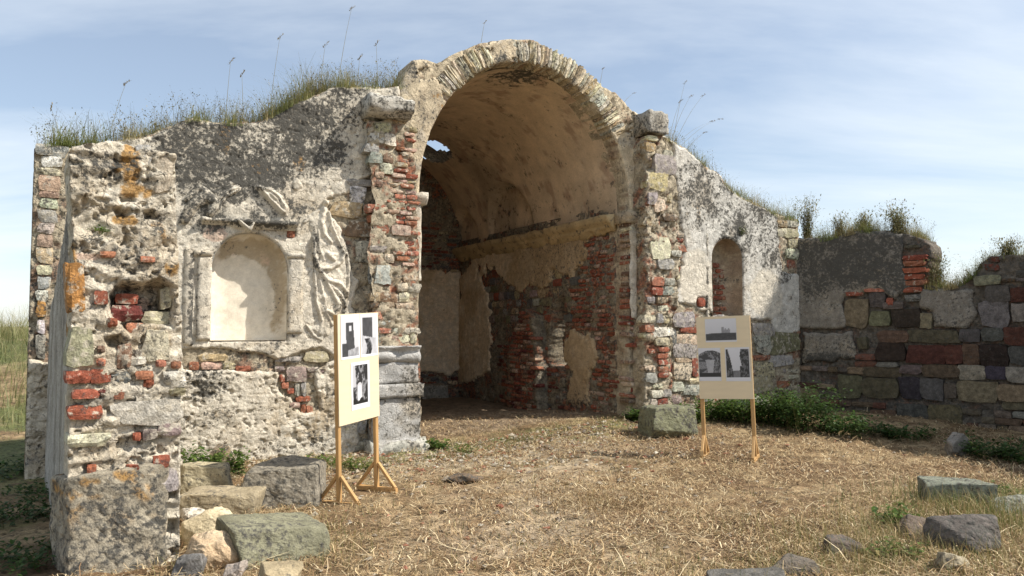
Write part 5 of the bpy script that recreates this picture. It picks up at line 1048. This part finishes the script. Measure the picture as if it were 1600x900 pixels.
shrub('small twiggy shrub left of the round one', RW, 1352, 362, .34, .45, 800, SHC)
shrub('wispy shrub in the notch of the right wall', RW, 1466, 450, .45, .70, 1000, SHC)
shrub('wispy dry shrub at the far end of the right wall', RW, 1575, 400, .45, .42, 800, SHC)

# ---- mown straw on the ground
def open_ground(x, y):
    P = np.stack([x, y, 0*x], 1); fd_ = (P-FAC.o)@FAC.Y; fu_ = (P-FAC.o)@FAC.X; pd = (P-PIER.o)@PIER.Y; pu = (P-PIER.o)@PIER.X; rd = (P-RW.o)@RW.Y
    return (fd_ < -.05) & ~((pu < .8) & (pd > -.1)) & (rd < -.1) | ((fd_ >= -.05) & (fd_ < 1.5) & (fu_ > .6) & (fu_ < 3.9))
def scatter(n, y0, y1, pw=1.6):
    y = y0+(y1-y0)*rng.random(n)**pw; x = rng.uniform(-.72, .72, n)*y; ok = open_ground(x, y); return x[ok], y[ok]
x, y = scatter(150000, 4.1, 13.0, 1.25)
dn = fbm(x, y, .9, 3, 50)*.6+fbm(x, y, .33, 2, 41)*.4; ok = rng.random(len(x)) < (.22+1.1*sstep(.38, .62, dn))*sstep(13.0, 10.2, y+.45*0*x)+.12; x, y = x[ok], y[ok]; n = len(x)
z = gz(x, y)+(fbm(x, y, 3.0, 4, 20)-.5)*.05+.008+rng.random(n)*.03
az = rng.uniform(0, 6.28, n); Ls = rng.uniform(.02, .11, n)*rng.choice([1, 1, 1, 1, 1, 2.6], n); el = rng.normal(0, .22, n)
d = np.stack([np.cos(az)*np.cos(el), np.sin(az)*np.cos(el), np.sin(el)], 1); sd = np.stack([-np.sin(az), np.cos(az), 0*az], 1)*(rng.uniform(.0025, .0085, n)*.5)[:, None]
c0 = np.stack([x, y, z], 1); mid = c0+d*(Ls*.5)[:, None]+np.stack([0*x, 0*x, rng.uniform(-.005, .025, n)], 1)+sd*rng.uniform(-6, 6, n)[:, None]; c1 = c0+d*Ls[:, None]
V = np.stack([c0-sd, c0+sd, mid-sd, mid+sd, c1-sd*.6, c1+sd*.6], 1).reshape(-1, 3); V[:, 2] = np.maximum(V[:, 2], gz(V[:, 0], V[:, 1])-.02)
b = np.arange(n)[:, None]*6; q = np.concatenate([b+np.array([[0, 1, 3, 2]]), b+np.array([[2, 3, 5, 4]])])
warm_ = palette(n, [(.54, .40, .225), (.44, .315, .17), (.70, .58, .37), (.22, .135, .07), (.34, .23, .12), (.11, .065, .033), (.46, .35, .21), (.20, .12, .06)], .25)
tag(link('mown_straw', mkmesh('mown_straw', V, q, np.repeat(warm_, 6, 0), M_STRAW)), 'dry mown straw strewn over the ground', 'straw', kind='stuff')
# gravel and crumbs of mortar, thickest before the arch
n = 2600; a_ = np.abs(rng.normal(0, 1, n)); gu_ = rng.normal(.9, 1.9, n); gd_ = -.15-a_*1.1; Pg = FAC.o+FAC.X*gu_[:, None]+FAC.Y*gd_[:, None]; ok = open_ground(Pg[:, 0], Pg[:, 1]); Pg = Pg[ok]
xs2, ys2 = scatter(900, 4.3, 11, 1.2); Pg = np.concatenate([Pg, np.stack([xs2, ys2, 0*xs2], 1)]); n = len(Pg); Pg[:, 2] = gz(Pg[:, 0], Pg[:, 1])+.012
oc = np.array([[1, 0, 0], [0, 1, 0], [-1, 0, 0], [0, -1, 0], [.3, .2, .8], [-.2, -.1, -.8]]); r_ = rng.uniform(.006, .026, n)*rng.choice([1, 1, 1, 1.7], n)
Vg = Pg[:, None, :]+(oc[None]+rng.normal(0, .22, (n, 6, 3)))*r_[:, None, None]*np.array([1, 1, .7]); tr8 = np.array([[0, 1, 4], [1, 2, 4], [2, 3, 4], [3, 0, 4], [1, 0, 5], [2, 1, 5], [3, 2, 5], [0, 3, 5]])
Fg = (np.arange(n)[:, None, None]*6+tr8[None]).reshape(-1, 3)
tag(link('gravel', mkmesh('gravel', Vg.reshape(-1, 3), Fg, np.repeat(palette(n, [(.42, .36, .27), (.30, .25, .19), (.50, .45, .36), (.30, .13, .08), (.22, .18, .14)], .2), 6, 0), M_STRAW, smooth=False)), 'scattered gravel and mortar crumbs before the arch', 'gravel', kind='stuff')
# stubble and little dry weeds standing in it
x, y = scatter(16000, 4.3, 12.0, 1.3); dn = fbm(x, y, 1.4, 3, 33); ok = dn > .44; x, y = x[ok], y[ok]; n = len(x)
v, q, c = blades(np.stack([x, y, gz(x, y)-.01], 1), rng.uniform(.03, .11, n), rng.uniform(.003, .006, n), rng.uniform(0, 6.28, n), rng.uniform(.0, .8, n), palette(n, [(.20, .13, .06), (.30, .21, .10), (.14, .12, .05), (.40, .30, .15)], .25), seg=2)
tag(link('stubble', mkmesh('stubble', v, q, c, M_STRAW)), 'short brown stubble standing in the mown straw', 'stubble', kind='stuff')
# thin green grass in the trodden strip before the arch and round the stones on the right
def grass_patch(name, label, cx, cy, sx, sy, n, h0, h1, cols, rz=0.0, sparse=.4):
    a, b = rng.normal(0, 1, n)*sx, rng.normal(0, 1, n)*sy; x = cx+a*math.cos(rz)-b*math.sin(rz); y = cy+a*math.sin(rz)+b*math.cos(rz)
    ok = (fbm(x, y, 2.2, 3, 22) > sparse) & open_ground(x, y); x, y = x[ok], y[ok]; n = len(x)
    v, q, c = blades(np.stack([x, y, gz(x, y)-.01], 1), rng.uniform(h0, h1, n), rng.uniform(.003, .007, n), rng.uniform(0, 6.28, n), rng.uniform(.05, .9, n), palette(n, cols, .25), palette(n, cols+DRY, .25), 3)
    tag(link(name, mkmesh(name, v, q, c, M_LEAF)), label, 'grass', kind='stuff')
Pm = FAC.w(2.0, -.45); grass_patch('short_grass', 'short green and yellow grass across the mouth of the arch', Pm[0], Pm[1], 1.5, .32, 6000, .02, .10, GREEN+MIXG, FAC.a)
Pm = ground_px(850, 735); grass_patch('short_grass', 'thin yellow green grass on the straw before the arch', Pm[0], Pm[1], 1.6, .6, 3000, .02, .08, MIXG, .2, .5)
Pm = ground_px(1440, 845); grass_patch('dry_grass', 'long dry and green grass among the stones at lower right', Pm[0], Pm[1], .75, .45, 4200, .05, .24, MIXG+DRY, .3, .3)
Pm = ground_px(1560, 800); grass_patch('dry_grass', 'long pale grass at the right edge of the ground', Pm[0], Pm[1], .5, .45, 3800, .05, .28, MIXG+DRY+GREEN, .3, .3)
Pm = ground_px(1330, 890); grass_patch('dry_grass', 'dry grass at the bottom edge, lower right', Pm[0], Pm[1], .8, .28, 3200, .04, .16, MIXG+DRY, .0, .35)
Pm = ground_px(930, 790); grass_patch('dry_weed_patch', 'thin brown dry weeds standing in the middle of the straw', Pm[0], Pm[1], .35, .28, 420, .06, .24, [(.16, .10, .045), (.22, .15, .07)], .0, .3)
Pm = ground_px(560, 725); grass_patch('short_grass', 'short green grass along the foot of the left wall', Pm[0], Pm[1], .9, .15, 2200, .02, .12, GREEN+MIXG, FAC.a, .35)
Pm = ground_px(400, 850); grass_patch('dry_grass', 'dry grass and straw tufts between the loose blocks at lower left', Pm[0], Pm[1], .5, .5, 2600, .03, .15, MIXG+DRY, .2, .35)
Pm = ground_px(960, 790); grass_patch('short_grass', 'sparse green shoots scattered through the straw of the yard', Pm[0], Pm[1], 2.2, 1.6, 5200, .02, .09, GREEN+MIXG, .0, .56)
